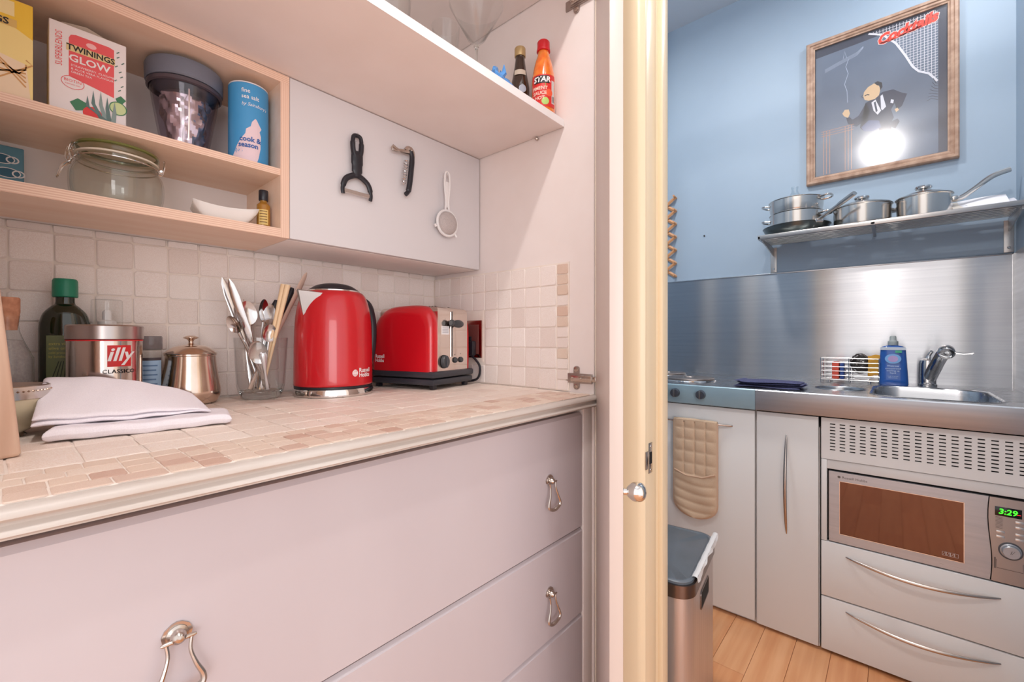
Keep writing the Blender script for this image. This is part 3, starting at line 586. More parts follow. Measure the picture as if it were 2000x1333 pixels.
O('cap', MB().lathe([(.0125, .163), (.0132, .164), (.0132, .182), (.0122, .184), (0, .184)], 24), mat('gold_cap', (196, 168, 120), .35, .4), t)
patch(-.022, .022, .012, .062, flat('cream_label', (228, 214, 196)), t, cyl_map(.0225, ph, 0), .0004, 10)
text('RHUBARB', .007, flat('gold_ink', (150, 110, 50)), t, cyl_map(.0225, ph, 0), .0007, v=.054, bold=.0002)
patch(-.014, .014, .112, .126, flat('cream_label', (228, 214, 196)), t, lambda u, v, e=0: cyl_map(.0193-(v-.112)*.30, ph, 0)(u, v, e), .0008, 8)
poly(ngon(14, .009, .006, .078), flat('label_blue', (196, 204, 218)), t, cyl_map(.0225, ph, 0), .0005)
t = T('hot_sauce_bottle', 'orange hot sauce bottle with red cap at the end of the pantry shelf', 'bottle', (.803, .604, SZ)); ph = facing(.803, .604)
O('glass', MB().lathe(prof([(.022, 0), (.0262, .004), (.0268, .05), (.0262, .085), (.021, .118), (.0145, .140), (.0125, .150)], 4), 32), mat('orange_sauce', (236, 128, 34), .12, coat=.9, noise=((226, 100, 24), (60, 60, 60), 3, (.4, .7))), t)
O('cap', MB().lathe([(.0125, .150), (.0155, .151), (.0155, .155), (.0145, .156), (.0142, .172), (.0125, .1745), (0, .175)], 24), mat('red_cap', (214, 24, 36), .35), t)
mp = cyl_map(.0268, ph, 0); patch(-.030, .030, .014, .086, mat('label_red', (216, 44, 40), .35), t, mp, .0004, 14, 3)
text('STAR', .0165, PW, t, mp, .0012, v=.074, u=-.004, bold=.0006, shear=.15); patch(-.022, .014, .066, .083, INK, t, mp, .0008, 8)
for k, s_ in enumerate(('PIMENT', 'SAUCE', 'HOT')): text(s_, .0105, flat('label_pale', (246, 214, 196)), t, mp, .0009, v=.055-.011*k, u=-.009, bold=.0003)
poly(ngon(12, .0085, .013, .045), flat('tomato', (236, 92, 56)), t, mp, .0008); poly(ngon(12, .0085, .004, .026), flat('lime', (176, 206, 110)), t, mp, .0009); poly([(.004, .060), (.022, .062), (.021, .067), (.004, .066)], flat('lime2', (150, 186, 96)), t, mp, .0008)
patch(.019, .029, .022, .074, flat('label_grey', (214, 206, 204)), t, mp, .0007, 4)
for k in range(6): patch(.020, .028, .026+.0022*k, .0268+.0022*k, INK, t, mp, .0010, 3, name='printed_line')

# ------------------------------------------------------------------ things on the worktop
t = T('cutting_board', 'thick worn wooden cutting board standing on edge at the worktop end', 'cutting board', (-0.003, .80, WT), 0)
lean = RM(ry=-.085)
O('board', B(-.011, .011, -.134, -.034, 0, .33, bev=.004, seg=3, M=lean), WOODB, t)
t = T('cutting_board', 'nearer wooden cutting board cut by the picture edge', 'cutting board', (-0.0205, .72, WT), 0)
O('board', B(-.006, .006, -.128, -.050, 0, .32, bev=.003, seg=3, M=RM(ry=-.085)), WOODB, t)
t = T('carafe', 'corked clear glass carafe of grey salt behind the cream bowl', 'carafe', (-0.003, .935, WT)); t.scale = (.84, .84, 1)
cp = [(.026, 0), (.0315, .003), (.0315, .085), (.030, .095), (.019, .120), (.0145, .135), (.015, .150), (.0165, .152)]
O('glass', MB().lathe(prof(cp, 4), 32, cap=False), GLASS, t)
O('contents', MB().lathe(prof([(.025, .002), (.0300, .005), (.0300, .083), (.0285, .094), (.018, .118)], 4)+[(0, .119)], 32), SALTG, t)
O('cork_stopper', MB().lathe([(.0125, .132), (.0150, .153), (.0158, .158), (.0158, .176), (.0145, .178), (0, .178)], 28), CORK, t)
t = T('cream_bowl', 'cream bowl with beaded silver rim beside the cutting boards', 'bowl', (-0.013, .823, WT))
O('bowl', MB().lathe(prof([(.020, .002), (.034, .010), (.044, .028), (.047, .046)], 4)+[(.045, .048), (.042, .044), (0, .012)], 40), mat('cream_glaze', (232, 218, 186), .2, coat=.5), t)
O('silver_rim', MB().lathe([(.046, .046), (.0485, .047), (.048, .053), (.0485, .062), (.0465, .063), (.045, .048)], 40, cap=False).lathe([(.026, 0), (.028, .001), (.022, .006)], 32), PAN, t)
bd = MB()
for k in range(60): a = 2*pi*k/60; bd.lathe([(0, -.0013), (.0013, 0), (0, .0013)], 5, M=RM((.0487*cos(a), .0487*sin(a), .0565)))
O('beading', bd, SILVER, t, kind='stuff')
t = T('oil_bottle', 'dark green olive oil bottle with green cap behind the coffee tin', 'bottle', (.0585, .998, WT)); t.rotation_euler[2] = facing(.0585, .998)+pi/2; t.scale = (.86, .95, 1)
O('glass', MB().lathe([(.030, 0), (.034, .004), (.0348, .012), (.0348, .135)]+prof([(.034, .145), (.029, .160), (.019, .171), (.0135, .176), (.013, .187)], 4), 40, sy=.62), OILG, t)
O('cap', MB().lathe([(.0165, .186), (.0175, .187)]+[(.0175, .2), (.0172, .212), (.0155, .215), (0, .215)], 36), GREEN, t)
mp = plane_map((0, -.0245, 0), (0, -1, 0)); elm = lambda u, v, e=0: Vector((u, -sqrt(max(0, 1-(u/.0349)**2))*.0217-e, v))
patch(-.024, .024, .03, .125, mat('olive_label', (128, 136, 98), .45), t, elm, .0004, 12)
for k, s_ in enumerate(('extra virgin', 'olive oil')): text(s_, .0068, flat('gold_text', (214, 200, 112)), t, elm, .0008, u=-.021, v=.112-.007*k, align='LEFT')
for k, s_ in enumerate(('cold pressed', "by Sainsbury's")): text(s_, .005, flat('gold_text', (214, 200, 112)), t, elm, .0008, u=-.021, v=.098-.006*k, align='LEFT')
for k in range(5): line([(-.012+.004*k, .04), (-.016+.005*k, .06), (-.008+.003*k, .085)], .0012, flat('etch', (52, 58, 40)), t, elm, .0008)
t = T('oil_spray_bottle', 'small bottle with clear cap standing behind the coffee tin', 'bottle', (.1085, 1.004, WT))
O('body', MB().lathe(prof([(.019, 0), (.0205, .003), (.0205, .125), (.018, .14)], 4), 24), mat('olive_oil', (150, 140, 84), .15), t)
O('nozzle', MB().lathe([(.012, .14), (.012, .149), (.006, .152), (.006, .165), (.004, .168), (0, .168)], 20), WHITEP, t)
O('clear_cap', MB().lathe([(.0200, .140), (.0205, .148), (.0200, .184), (.018, .186), (0, .186)], 28), GLASS, t)
t = T('coffee_tin', 'shiny silver coffee tin with a red logo square behind the towels', 'coffee tin', (.0985, .925, WT)); ph = facing(.0985, .925); TR = .0445
O('can', MB().lathe([(TR-.001, 0), (TR, .001), (TR, .118)], 56), TIN, t)
O('lid', MB().lathe([(TR-.001, .1185), (TR+.0012, .1195), (TR+.0012, .139), (TR-.001, .141), (TR-.004, .1405), (0, .1395)], 56), TINL, t)
mp = cyl_map(TR, ph+.36, 0)
O('red_band', MB().lathe([(TR+.0003, .1165), (TR+.0003, .1185)], 56, cap=False), RED, t)
patch(-.0145, .0145, .078, .110, RED, t, mp, .0005, 10, name='logo_square')
text('illy', .028, PW, t, mp, .0012, v=.0955, bold=.0006, shear=.25, name='logo')
text('CLASSICO', .0082, INK, t, mp, .0008, v=.0705, sp=1.1, bold=.0001)
patch(-.008, -.0005, .0815, .083, flat('band_green', (40, 120, 70)), t, mp, .0004, 2)
t = T('spice_jar', 'slim spice jar with blue label between coffee tin and silver pot', 'jar', (.1625, .985, WT)); ph = facing(.1625, .985)
O('glass', MB().lathe([(.015, 0), (.0165, .002), (.0165, .098), (.015, .101)], 24), GLASS, t)
O('contents', MB().lathe([(.0145, .002), (.0155, .004), (.0155, .085), (0, .086)], 20), mat('spice', (150, 140, 130), .8), t)
O('lid', MB().lathe([(.0165, .101), (.0172, .102), (.0172, .122), (.016, .1245), (0, .1245)], 24), thin_glass('frosted_lid', (206, 206, 210), .2), t)
patch(-.018, .018, .03, .082, flat('label_blue2', (156, 186, 216)), t, cyl_map(.0165, ph, 0), .0004, 8)
patch(-.018, .018, .082, .087, flat('label_dark', (70, 60, 66)), t, cyl_map(.0165, ph, 0), .0005, 8)
for k in range(5): patch(-.012, .010-.002*(k % 2), .04+.008*k, .0425+.008*k, flat('label_ink2', (92, 124, 164)), t, cyl_map(.0165, ph, 0), .0008, 5, name='lettering')
t = T('sugar_pot', 'polished silver lidded sugar pot with tiny knob', 'sugar pot', (.221, .982, WT))
O('pot', MB().lathe(prof([(.032, 0), (.040, .003), (.0455, .014), (.0465, .026), (.043, .050), (.0395, .075), (.0385, .088)], 4)+[(.040, .0895), (.040, .0915)], 44), SILVER, t)
O('lid', MB().lathe([(.040, .0918), (.0412, .093), (.0400, .0945)]+prof([(.036, .098), (.026, .105), (.012, .1085), (.006, .109)], 4), 40), SILVER, t)
O('knob', MB().lathe(prof([(.008, .1085), (.0045, .111), (.0038, .115), (.006, .1185), (.0115, .121), (.0115, .1225), (.006, .1255), (0, .126)], 3), 28), SILVER, t)

# folded towels
def towel(name, label, corners, zf, layers, bulge, parent_loc):
    t = T(name, label, 'tea towel', parent_loc); L0 = Vector(parent_loc)
    for k in range(layers):
        mb = MB(); nu, nv = 40, 22
        def base(u, v):
            a = corners[0].lerp(corners[1], u); b = corners[3].lerp(corners[2], u); p = a.lerp(b, v)
            z0, th = zf(u, v); return p, z0, th
        def fn(u, v, top):
            u, v = .5-.5*cos(pi*u), .5-.5*cos(pi*v); ins = .0012*((k*7) % 3)
            p, z0, th = base(ins*4+(1-ins*8)*u, ins*4+(1-ins*8)*v); e = min(u, 1-u, v, 1-v)*2; q = sqrt(max(0, 1-(1-min(1, e*11))**2)); lt = th/layers
            mid = z0+lt*(k+.5); w = .0008*sin(u*9+v*4+k)+.0006*sin(u*23-v*6)
            return Vector((p.x, p.y, mid+w+(lt*.49*q if top else -lt*.49*q)))-L0
        mb.grid(nu, nv, lambda u, v: fn(u, v, True)); mb.grid(nu, nv, lambda u, v: fn(u, v, False))
        O('folded_layer', mb, CLOTH, t, sharp=80)
    return t
c = [Vector((.0235, .722, 0)), Vector((.2050, .700, 0)), Vector((.222, .775, 0)), Vector((.055, .86, 0))]
towel('tea_towel', 'lower flat folded white tea towel reaching furthest along the worktop', c, lambda u, v: (WT+.001, .0150-.002*u+.003*v*(1-u)), 1, 0, (.11, .78, WT))
c = [Vector((.0155, .742, 0)), Vector((.190, .736, 0)), Vector((.186, .812, 0)), Vector((.029, .858, 0))]
def zf(u, v):
    f = (1-u)**.45
    return WT+.0165-.001*u+.030*v*(1-.55*u**2), (.012+.012*v)*(1-.72*u**3)
towel('tea_towel', 'upper plump folded white tea towel sloping up against the coffee tin', c, zf, 2, 0, (.10, .80, WT+.0165))

# cutlery glass
GX, GY = .333, .960
t = T('cutlery_glass', 'clear glass tumbler holding the cutlery next to the red kettle', 'glass', (GX, GY, WT))
O('glass', MB().lathe([(.034, .001), (.0395, .012), (.043, .028), (.048, .122), (.0465, .122), (.0410, .030), (.036, .018)], 40, cap=False), GLASS, t)
O('glass_base', MB().lathe(prof([(.026, 0), (.032, .002), (.038, .012), (.0375, .017), (.030, .014), (0, .012)], 4), 36), THICK, t)
def PX(px, py, y):
    u = (px-1000)/855; X, Y, Z = .754+.6569*u, .6569-.754*u, (662-py)/855; d = y/Y
    return Vector((X*d, y, 1.07+Z*d))
def utensil(kind, label, p0, p1, cat, m=CUTL, m2=None, name=None, twist=0.0):
    p0, p1 = Vector(p0), Vector(p1); ax = (p1-p0); Lg = ax.length; ax.normalize()
    toc = Vector((-p0.x, -p0.y, .0)).normalized(); toc = toc-ax*toc.dot(ax); toc.normalize(); sd = ax.cross(toc)
    toc, sd = toc*cos(twist)+sd*sin(twist), sd*cos(twist)-toc*sin(twist)
    M = Matrix((( sd.x, toc.x, ax.x, 0), (sd.y, toc.y, ax.y, 0), (sd.z, toc.z, ax.z, 0), (0, 0, 0, 1)))
    t = T(name or kind, label, cat, p0); t.matrix_world = Matrix.Translation(p0) @ M
    def strip(rows, m_, n, nm='handle'):   # rows: (z, halfwidth, halfthick, yoff)
        mb = MB(); vs = []; seg = 10
        for z, w, h, yo in rows:
            for k in range(seg): a = 2*pi*k/seg; vs.append((w*cos(a), yo+h*sin(a), z))
        fs = [(i*seg+k, i*seg+(k+1) % seg, (i+1)*seg+(k+1) % seg, (i+1)*seg+k) for i in range(len(rows)-1) for k in range(seg)]+[tuple(range(seg))[::-1], tuple((len(rows)-1)*seg+k for k in range(seg))]
        mb.add(vs, fs); return O(nm, mb, m_, t, sharp=50)
    if kind == 'knife':
        strip([(0, .004, .002, 0), (.01, .0062, .0028, 0), (Lg*.4, .0045, .0025, 0), (Lg*.45, .004, .0025, 0)], m2 or m, 0)
        strip([(Lg*.45, .004, .0012, 0), (Lg*.52, .0066, .0009, .0), (Lg*.85, .0074, .0007, 0), (Lg*.95, .0055, .0006, .0), (Lg, .0012, .0005, 0)], m, 0, 'blade')
    elif kind in ('spoon', 'teaspoon'):
        q = Lg-(.048 if kind == 'spoon' else .036); bw = .0165 if kind == 'spoon' else .0125
        strip([(0, .003, .001, 0), (.006, .0065, .0012, 0), (.03, .0052, .0012, 0), (q*.7, .0022, .0014, 0), (q, .0024, .0014, .001)], m2 or m, 0)
        mb = MB()
        def sf(u, v, o_):
            a = u*2*pi; r = v; return (bw*r*sin(a)*(1-.12*cos(a)), -.0055*(1-r*r)+.001+o_, q+(Lg-q)*.5*(1+r*cos(a)))
        mb.grid(20, 6, lambda u, v: sf(u, v, 0)); mb.grid(20, 6, lambda u, v: sf(u, v, .0008)); O('bowl', mb, m, t, sharp=60)
    elif kind == 'fork':
        q = Lg-.05
        strip([(0, .003, .001, 0), (.006, .0065, .0012, 0), (.03, .0052, .0012, 0), (q*.8, .0022, .0014, 0), (q, .003, .0012, 0), (q+.012, .011, .0008, -.001), (q+.016, .0112, .0008, -.001)], m2 or m, 0)
        mb = MB()
        for k in range(4): mb.tube([(-.0088+.0059*k, -.001, q+.014), (-.0088+.0059*k, -.002, q+.034), (-.0088+.0059*k, .001, Lg)], [.0015, .0013, .0006], 6)
        O('tines', mb, m, t)
    elif kind == 'upturned':      # cutlery standing head down: only the handle shows
        strip([(0, .003, .001, 0), (Lg*.5, .0022, .0018, 0), (Lg*.7, .004, .003, 0), (Lg*.95, .0068, .0042, 0), (Lg, .004, .003, 0)], m2 or m, 0)
    elif kind == 'chop':
        strip([(0, .0022, .0022, 0), (Lg*.5, .0034, .0034, 0), (Lg-.001, .0056, .0046, 0), (Lg, .0052, .0042, 0)], m, 0, 'stick')
    elif kind == 'spat':
        strip([(0, .005, .003, 0), (Lg*.5, .005, .003, 0), (Lg*.72, .0062, .003, 0), (Lg*.88, .009, .0025, 0), (Lg*.97, .006, .002, 0), (Lg, .0015, .0012, 0)], m, 0, 'blade')
    return t
Zb = WT+.019
def gb(dx_, dy_, z=Zb): return (GX+dx_, GY+dy_, z)
utensil('knife', 'leftmost steel table knife leaning out of the cutlery glass', gb(.004, .006), PX(434, 542, .99), 'knife', twist=.35)
utensil('knife', 'steel table knife just inside the leftmost knife', gb(.010, -.004), PX(447, 545, .945), 'knife', twist=-.15)
utensil('fork', 'fork with dark reflections between knives and tall spoon', gb(-.012, .010), PX(466, 585, .985), 'fork', twist=.3)
utensil('teaspoon', 'low teaspoon leaning out at the side of the knives', gb(.014, .0), PX(448, 617, .935), 'teaspoon', twist=-.6)
utensil('spoon', 'tall steel tablespoon in the middle of the cutlery glass', gb(.002, .012), PX(480, 588, .965), 'spoon', twist=.4)
utensil('spoon', 'steel spoon with reddish reflections beside the tall tablespoon', gb(-.008, -.006), PX(516, 585, .975), 'spoon', twist=1.0)
utensil('spoon', 'steel spoon in front of the black handle', gb(-.014, .006), PX(531, 595, .965), 'spoon', twist=-.8)
utensil('teaspoon', 'teaspoon with bowl resting just above the glass rim', gb(-.002, -.012), PX(529, 634, .945), 'teaspoon', twist=.2)
utensil('spoon', 'low steel spoon with its bowl pressed against the glass front', gb(.006, -.012, Zb), PX(499, 666, .918), 'spoon', twist=.0)
o = utensil('upturned', 'polished teaspoon standing head down in the glass front', gb(.003, -.024, Zb), PX(513, 690, .925), 'teaspoon', name='teaspoon', m=mat('pale_silver', (236, 234, 238), .25, .7)); 
utensil('upturned', 'black handled utensil standing upright near the chopsticks', gb(-.004, .014), PX(540, 587, .985), 'utensil', m2=BLACKP, name='utensil')
utensil('upturned', 'black handled utensil leaning behind the chopsticks', gb(-.016, .012), PX(571, 563, .995), 'utensil', m2=BLACKP, name='utensil')
utensil('chop', 'pale wooden chopstick, the one nearer the black handle', gb(-.006, -.010), PX(554, 556, .948), 'chopstick', m=CHOPW, name='chopstick')
utensil('chop', 'pale wooden chopstick lying close against its twin', gb(-.001, -.011), PX(562, 557, .940), 'chopstick', m=CHOPW, name='chopstick')
utensil('spat', 'brown wooden spatula leaning furthest towards the kettle', gb(-.020, .004), PX(599, 533, .985), 'spatula', m=mat('spatula_wood', (224, 192, 174), .5), name='wooden_spatula', twist=.9)

# kettle
KX, KY = .467, .924
ha = atan2(.25, .965)
t = T('electric_kettle', 'glossy red electric kettle with steel spout and black handle', 'kettle', (KX, KY, WT), ha)
O('power_base', MB().lathe([(.079, 0), (.0815, .001), (.0815, .012), (.080, .0155), (.078, .016)], 64), CHROME, t)
O('base_ring', MB().lathe([(.0785, .016), (.0795, .0165), (.0795, .021), (.0785, .0215)], 64), BLACKP, t)
O('body', MB().lathe([(.079, .0215), (.0803, .0225)]+prof([(.0803, .026), (.0800, .06), (.0795, .10), (.0785, .135), (.0765, .165), (.0725, .190), (.0665, .209), (.060, .2185), (.054, .2215)], 6), 72), REDP, t, sharp=60)
O('lid', MB().lathe([(.054, .2205), (.053, .2235)]+prof([(.048, .2275), (.036, .235), (.018, .2395), (0, .2405)], 4), 48), BLACKP, t)
O('lid_ring', MB().lathe([(.0548, .2208), (.0545, .2235), (.0528, .224)], 48, cap=False), CHROME, t)
sa = .50
sv = [(-.066*cos(sa), .066*sin(sa)*1.05, .2135), (-.066*cos(sa), -.066*sin(sa)*1.05, .2135), (-.0905, 0, .2205), (-.0772, 0, .168), (-.050, 0, .218), (-.0905, .003, .2175), (-.0905, -.003, .2175)]
O('spout', MB().add(sv, [(0, 5, 3), (5, 6, 3), (6, 1, 3), (0, 2, 5), (5, 2, 6), (6, 2, 1), (0, 4, 2), (4, 1, 2), (0, 3, 4), (3, 1, 4)]), mat('spout_steel', (184, 178, 176), .4, 1.0), t, sharp=25)
O('handle', MB().tube(spline([(.062, 0, .205), (.084, 0, .206), (.102, 0, .192), (.112, 0, .160), (.113, 0, .12), (.108, 0, .085), (.100, 0, .066), (.088, 0, .062), (.0785, 0, .066)], 6), [.011]*14+[.0105]*28+[.009]*7, 14, up=(0, 1, 0), flat=1.1), BLACKP, t, sharp=60)
cphi = facing(KX, KY)-ha
mp = cyl_map(.0802, cphi+.62, .05)
text('Russell', .0125, PW, t, mp, .0006, u=.002, v=.0035, align='LEFT', bold=.0003, name='logo'); text('Hobbs', .0125, PW, t, mp, .0006, u=.002, v=-.0065, align='LEFT', bold=.0003, name='logo')
poly(ngon(16, .0065, -.007, -.0015, sy=1.1), PW, t, mp, .0006, 'logo')
for k in range(5): line([(-.012, -.0065+.0025*k), (-.002, -.0065+.0025*k)], .0006, REDP, t, mp, .0010, 'logo_line')

# toaster (long axis y', lever end towards -y')
TA = radians(13)
t = T('toaster', 'two slice toaster with red sides and a chrome lever end', 'toaster', (.696, .9165, WT), TA); t.scale = (.93, .90, 1.05)
wx, ly = .088, .1115
O('plinth', MB().box(-wx, wx, -ly-.004, ly, .010, .024, bev=.004).box(-wx-.002, wx+.002, -ly-.007, ly, .026, .041, bev=.005), mat('toaster_black', (52, 54, 62), .32), t)
for x in (-.07, .07):
    for y in (-.100, .090): O('foot', MB().box(x-.008, x+.008, y-.006, y+.006, 0, .013, bev=.002), BLACKP, t)
O('chrome_body', MB().box(-.066, .066, -ly, ly-.022, .040, .187, bev=.012, seg=5, only=lambda e: all(v.co.z > .18 for v in e.verts)), mat('toaster_chrome', (226, 214, 206), .12, 1.0), t)
shell = spline([(-ly+.001, .040, 0), (-ly+.001, .120, 0), (-ly+.004, .155, 0), (-ly+.018, .178, 0), (-ly+.045, .189, 0), (-.01, .191, 0), (.045, .187, 0), (.079, .169, 0), (.098, .139, 0), (.105, .095, 0), (.105, .040, 0)], 6)
ol = [(p.x, p.y) for p in shell]
def redshell(s_):
    vs = []; rings = [(.052, 1.0, 0), (.066, 1.0, 0), (.076, .985, 0), (.083, .955, 0), (.087, .90, 0), (.088, .82, 0)]
    n = len(ol); cx_, cz_ = 0, .040
    for x, f, _ in rings:
        for a, b in ol: vs.append((s_*x, cx_+(a-cx_)*f, cz_+(b-cz_)*f))
    fs = [(k*n+i, k*n+i+1, (k+1)*n+i+1, (k+1)*n+i) for k in range(len(rings)-1) for i in range(n-1)]
    fs += [tuple((len(rings)-1)*n+i for i in range(n)), tuple(range(n))[::-1]]
    fs += [(k*n, (k+1)*n, (k+1)*n+n-1, k*n+n-1) for k in range(len(rings)-1)]
    return MB().add(vs, fs)
O('side_shell', redshell(-1), REDP, t, sharp=50); O('side_shell', redshell(1), REDP, t, sharp=50)
O('toast_slots', MB().box(-.040, -.016, -.080, .080, .1868, .1878).box(.016, .040, -.080, .080, .1868, .1878), DARK, t)
for xx in (-.028, .028):
    gmb = MB()
    for k in range(16): gmb.tube([(xx-.013, -.077+k*.0100, .188), (xx, -.072+k*.0100, .1905), (xx+.013, -.077+k*.0100, .188)], .0012, 5)
    O('wire_rack', gmb, CHROME, t)
fy = -ly
O('lever_slot', B(-.0085, -.0045, fy-.0008, fy+.001, .072, .178, bev=.0003), DARK, t)
O('slot_trim', MB().box(-.0042, -.0025, fy-.0012, fy, .072, .178).box(-.0105, -.0088, fy-.0012, fy, .072, .178), CHROME, t)
lv = O('lever', MB().lathe(prof([(0, -.011), (.006, -.009), (.0095, -.003), (.0095, .003), (.006, .009), (0, .011)], 3), 24, M=RM((.004, fy-.014, .149), ry=pi/2, sc=(.95, .9, 2.05))).tube([(-.0065, fy+.002, .149), (-.0065, fy-.010, .149)], .003, 8), mat('lever_grey', (60, 62, 66), .3), t)
O('lever_collar', MB().lathe([(.006, 0), (.0075, .002), (.0075, .008), (.006, .010)], 16, M=RM((-.026, fy-.012, .151), ry=pi/2)), mat('lever_grey', (60, 62, 66), .3), t)
O('browning_dial', MB().lathe([(.015, 0), (.0155, .001), (.014, .007), (.0125, .009), (0, .009)], 28, M=RM((-.040, fy-.001, .062), rx=pi/2)), mat('lever_grey', (60, 62, 66), .3), t)
O('dial_grip', B(-.043, -.037, fy-.013, fy-.009, .049, .075, bev=.0015), GREYP, t)
for x in (.008, .034): O('button', MB().lathe([(.0068, 0), (.0068, .002), (.0055, .004), (.0055, .0048), (0, .0048)], 20, M=RM((x, fy-.001, .064), rx=pi/2)), mat('lever_grey', (60, 62, 66), .3), t)
O('indicator', MB().lathe([(.002, 0), (.002, .001), (0, .001)], 10, M=RM((.021, fy-.0005, .064), rx=pi/2)), INK, t)
st = O('sticker', B(-.050, -.018, fy-.0006, fy, .124, .143), mat('sticker', (240, 238, 240), .5), t)
mp = plane_map((0, fy-.0006, 0), (0, -1, 0))
for k in range(4): patch(-.047, -.022, .1385-.0035*k, .1395-.0035*k, flat('sticker_ink', (170, 170, 180)), t, mp, .0003, 1, name='printed_line')
for x, s_ in ((.034, '*'), (.008, 'v')): text(s_, .008, INK, t, mp, .0003, u=x, v=.077)
line([(-.048, .150), (-.042, .158), (-.040, .150), (-.034, .160)], .0006, GREYP, t, mp)
mp = plane_map((-.0882, 0, 0), (-1, 0, 0))
text('Russell', .012, PW, t, mp, .0006, u=-.085, v=.073, align='LEFT', bold=.0002, name='logo'); text('Hobbs', .012, PW, t, mp, .0006, u=-.085, v=.063, align='LEFT', bold=.0002, name='logo')
# socket and cord
so = T('wall_socket', 'polished metal wall socket beside the toaster', 'socket', (.8375, .882, 1.058))
O('face_plate', B(-.004, 0, -.047, .047, -.040, .062, bev=.002), mat('socket_metal', (176, 132, 124), .15, 1.0), so)
O('insert', B(-.006, -.003, -.036, .036, -.030, .050, bev=.001), mat('socket_insert', (110, 62, 58), .3), so)
O('switch', B(-.010, -.005, -.010, .002, -.012, .018, bev=.001), BLACKP, so)
O('recess_panel', B(-.001, .0005, -.05, .05, -.05, .09), GROUT, so)
pl = T('toaster_plug', 'black plug of the toaster in the wall socket', 'plug', (.831, .868, 1.046))
O('plug_body', B(-.016, 0, -.016, .014, -.022, .018, bev=.004), BLACKP, pl)
cb = O('power_cord', MB().tube(spline([(.820, .862, 1.026), (.822, .846, 1.014), (.824, .832, .996), (.825, .836, .970), (.822, .855, .9575), (.806, .900, .9560), (.795, .94, .956)], 8), .0032, 8), BLACKP); tag(cb, 'black power cord looping down behind the toaster', 'cord')
# ------------------------------------------------------------------ kitchenette: cabinets
KF, HB = 1.66, 0.9
def bowhandle(parent, p0, p1, out, sag, r=.0052):
    p0, p1 = Vector(p0), Vector(p1); pts = []
    for i in range(25):
        u = i/24; s_ = sin(pi*u); pts.append(p0.lerp(p1, u)+Vector((-out*s_**.8, 0, 0))+Vector(sag)*s_)
    return O('handle', MB().tube(pts, [r*(.35+.65*sin(pi*min(1, max(0, i/24)))**.5) for i in range(25)], 10, up=(1, 0, 0), flat=.8), mat('handle_steel', (196, 184, 176), .25, 1.0), parent)
def cab(name, label, y0, y1, z0, z1):
    t = T(name, label, 'kitchen cabinet'); O('carcass', B(KF+.019, 2.24, y0+.001, y1-.001, z0, z1 if name == 'hob_cabinet' else .79), mat('carcass_white', (220, 214, 212), .5), t); return t
c1 = cab('hob_cabinet', 'white cabinet under the hob with a towel rail', .3515, .98, .10, .83)
O('door', B(KF, KF+.018, .3545, .9785, .113, .8255, bev=.0015), WHITE, c1)
O('plinth', B(KF+.06, KF+.075, .352, .98, 0.098, .108), DARK, c1)
rl = O('towel_rail', MB().tube([(KF, .425, .765), (KF-.003, .428, .765), (KF-.018, .50, .765), (KF-.024, .57, .765), (KF-.018, .66, .765), (KF-.003, .73, .765), (KF, .735, .765)], .0032, 8), mat('handle_steel', (196, 184, 176), .25, 1.0), c1)
c2 = cab('narrow_cabinet', 'narrow white cabinet with one tall bow handle', .173, .3495, .10, .83)
d2 = O('door', B(KF, KF+.018, .1765, .3485, .108, .8255, bev=.0015), WHITE, c2); bowhandle(d2, (KF, .262, .757), (KF, .262, .436), .030, (0, 0, 0))
O('plinth', B(KF+.06, KF+.075, .173, .3495, 0.098, .108), DARK, c2)
c3 = T('oven_unit', 'white unit with slotted vent panel, microwave niche and two drawers', 'kitchen cabinet')
O('carcass', MB().box(KF+.019, 2.24, .168, .1715, .10, .83).box(KF+.019, 2.24, -.309, -.306, .10, .83).box(2.2, 2.24, -.309, .1715, .10, .83).box(KF+.019, 2.24, -.306, .168, .10, .44), DARK, c3)
O('side_strip', B(KF, KF+.05, .155, .1695, .4455, .697, bev=.001), WHITE, c3)
O('top_strip', B(KF+.004, KF+.05, -.306, .155, .6685, .697, bev=.001), WHITE, c3)
O('plinth', B(KF+.06, KF+.075, -.309, .1715, 0.098, .108), DARK, c3)
# vent panel with real slots
ys = [.1695]; yh = []
for k in range(18): a = .1475-.0241*k; ys += [a, a-.0135]; yh.append((a-.0135, a))
ys.append(-.3065); zs = [.6985]; zh = []
for k in range(9): a = .7268+.00985*k; zs += [a, a+.0034]; zh.append((a, a+.0034))
zs.append(.8255); ys = sorted(ys); mb = MB(); idx = {}
for x in (KF, KF+.003):
    for i, y in enumerate(ys):
        for q, z in enumerate(zs): idx[(x, i, q)] = len(mb.v); mb.v.append((x, y, z))
hole = lambda i, q: i % 2 == 1 and q % 2 == 1 and 0 < i < len(ys)-2+1 and 0 < q < len(zs)-1
for i in range(len(ys)-1):
    for q in range(len(zs)-1):
        if hole(i, q):
            A = [(i, q), (i+1, q), (i+1, q+1), (i, q+1)]
            for a, b in zip(A, A[1:]+A[:1]): mb.f.append((idx[(KF, *a)], idx[(KF, *b)], idx[(KF+.003, *b)], idx[(KF+.003, *a)])); mb.m.append(0)
        else:
            for x in (KF, KF+.003): mb.f.append((idx[(x, i, q)], idx[(x, i+1, q)], idx[(x, i+1, q+1)], idx[(x, i, q+1)])); mb.m.append(0)
O('vent_panel', mb, WHITE, c3); O('vent_backing', B(KF+.012, KF+.014, -.3, .165, .70, .825), DARK, c3)
for z0, z1, zh_ in ((.2745, .4435, .4095), (.108, .2705, .243)):
    dd = O('drawer', B(KF, KF+.018, -.3065, .1695, z0, z1, bev=.0015), WHITE, c3)
    bowhandle(dd, (KF, .1085, zh_), (KF, -.2066, zh_-.003), .028, (0, 0, -.012))
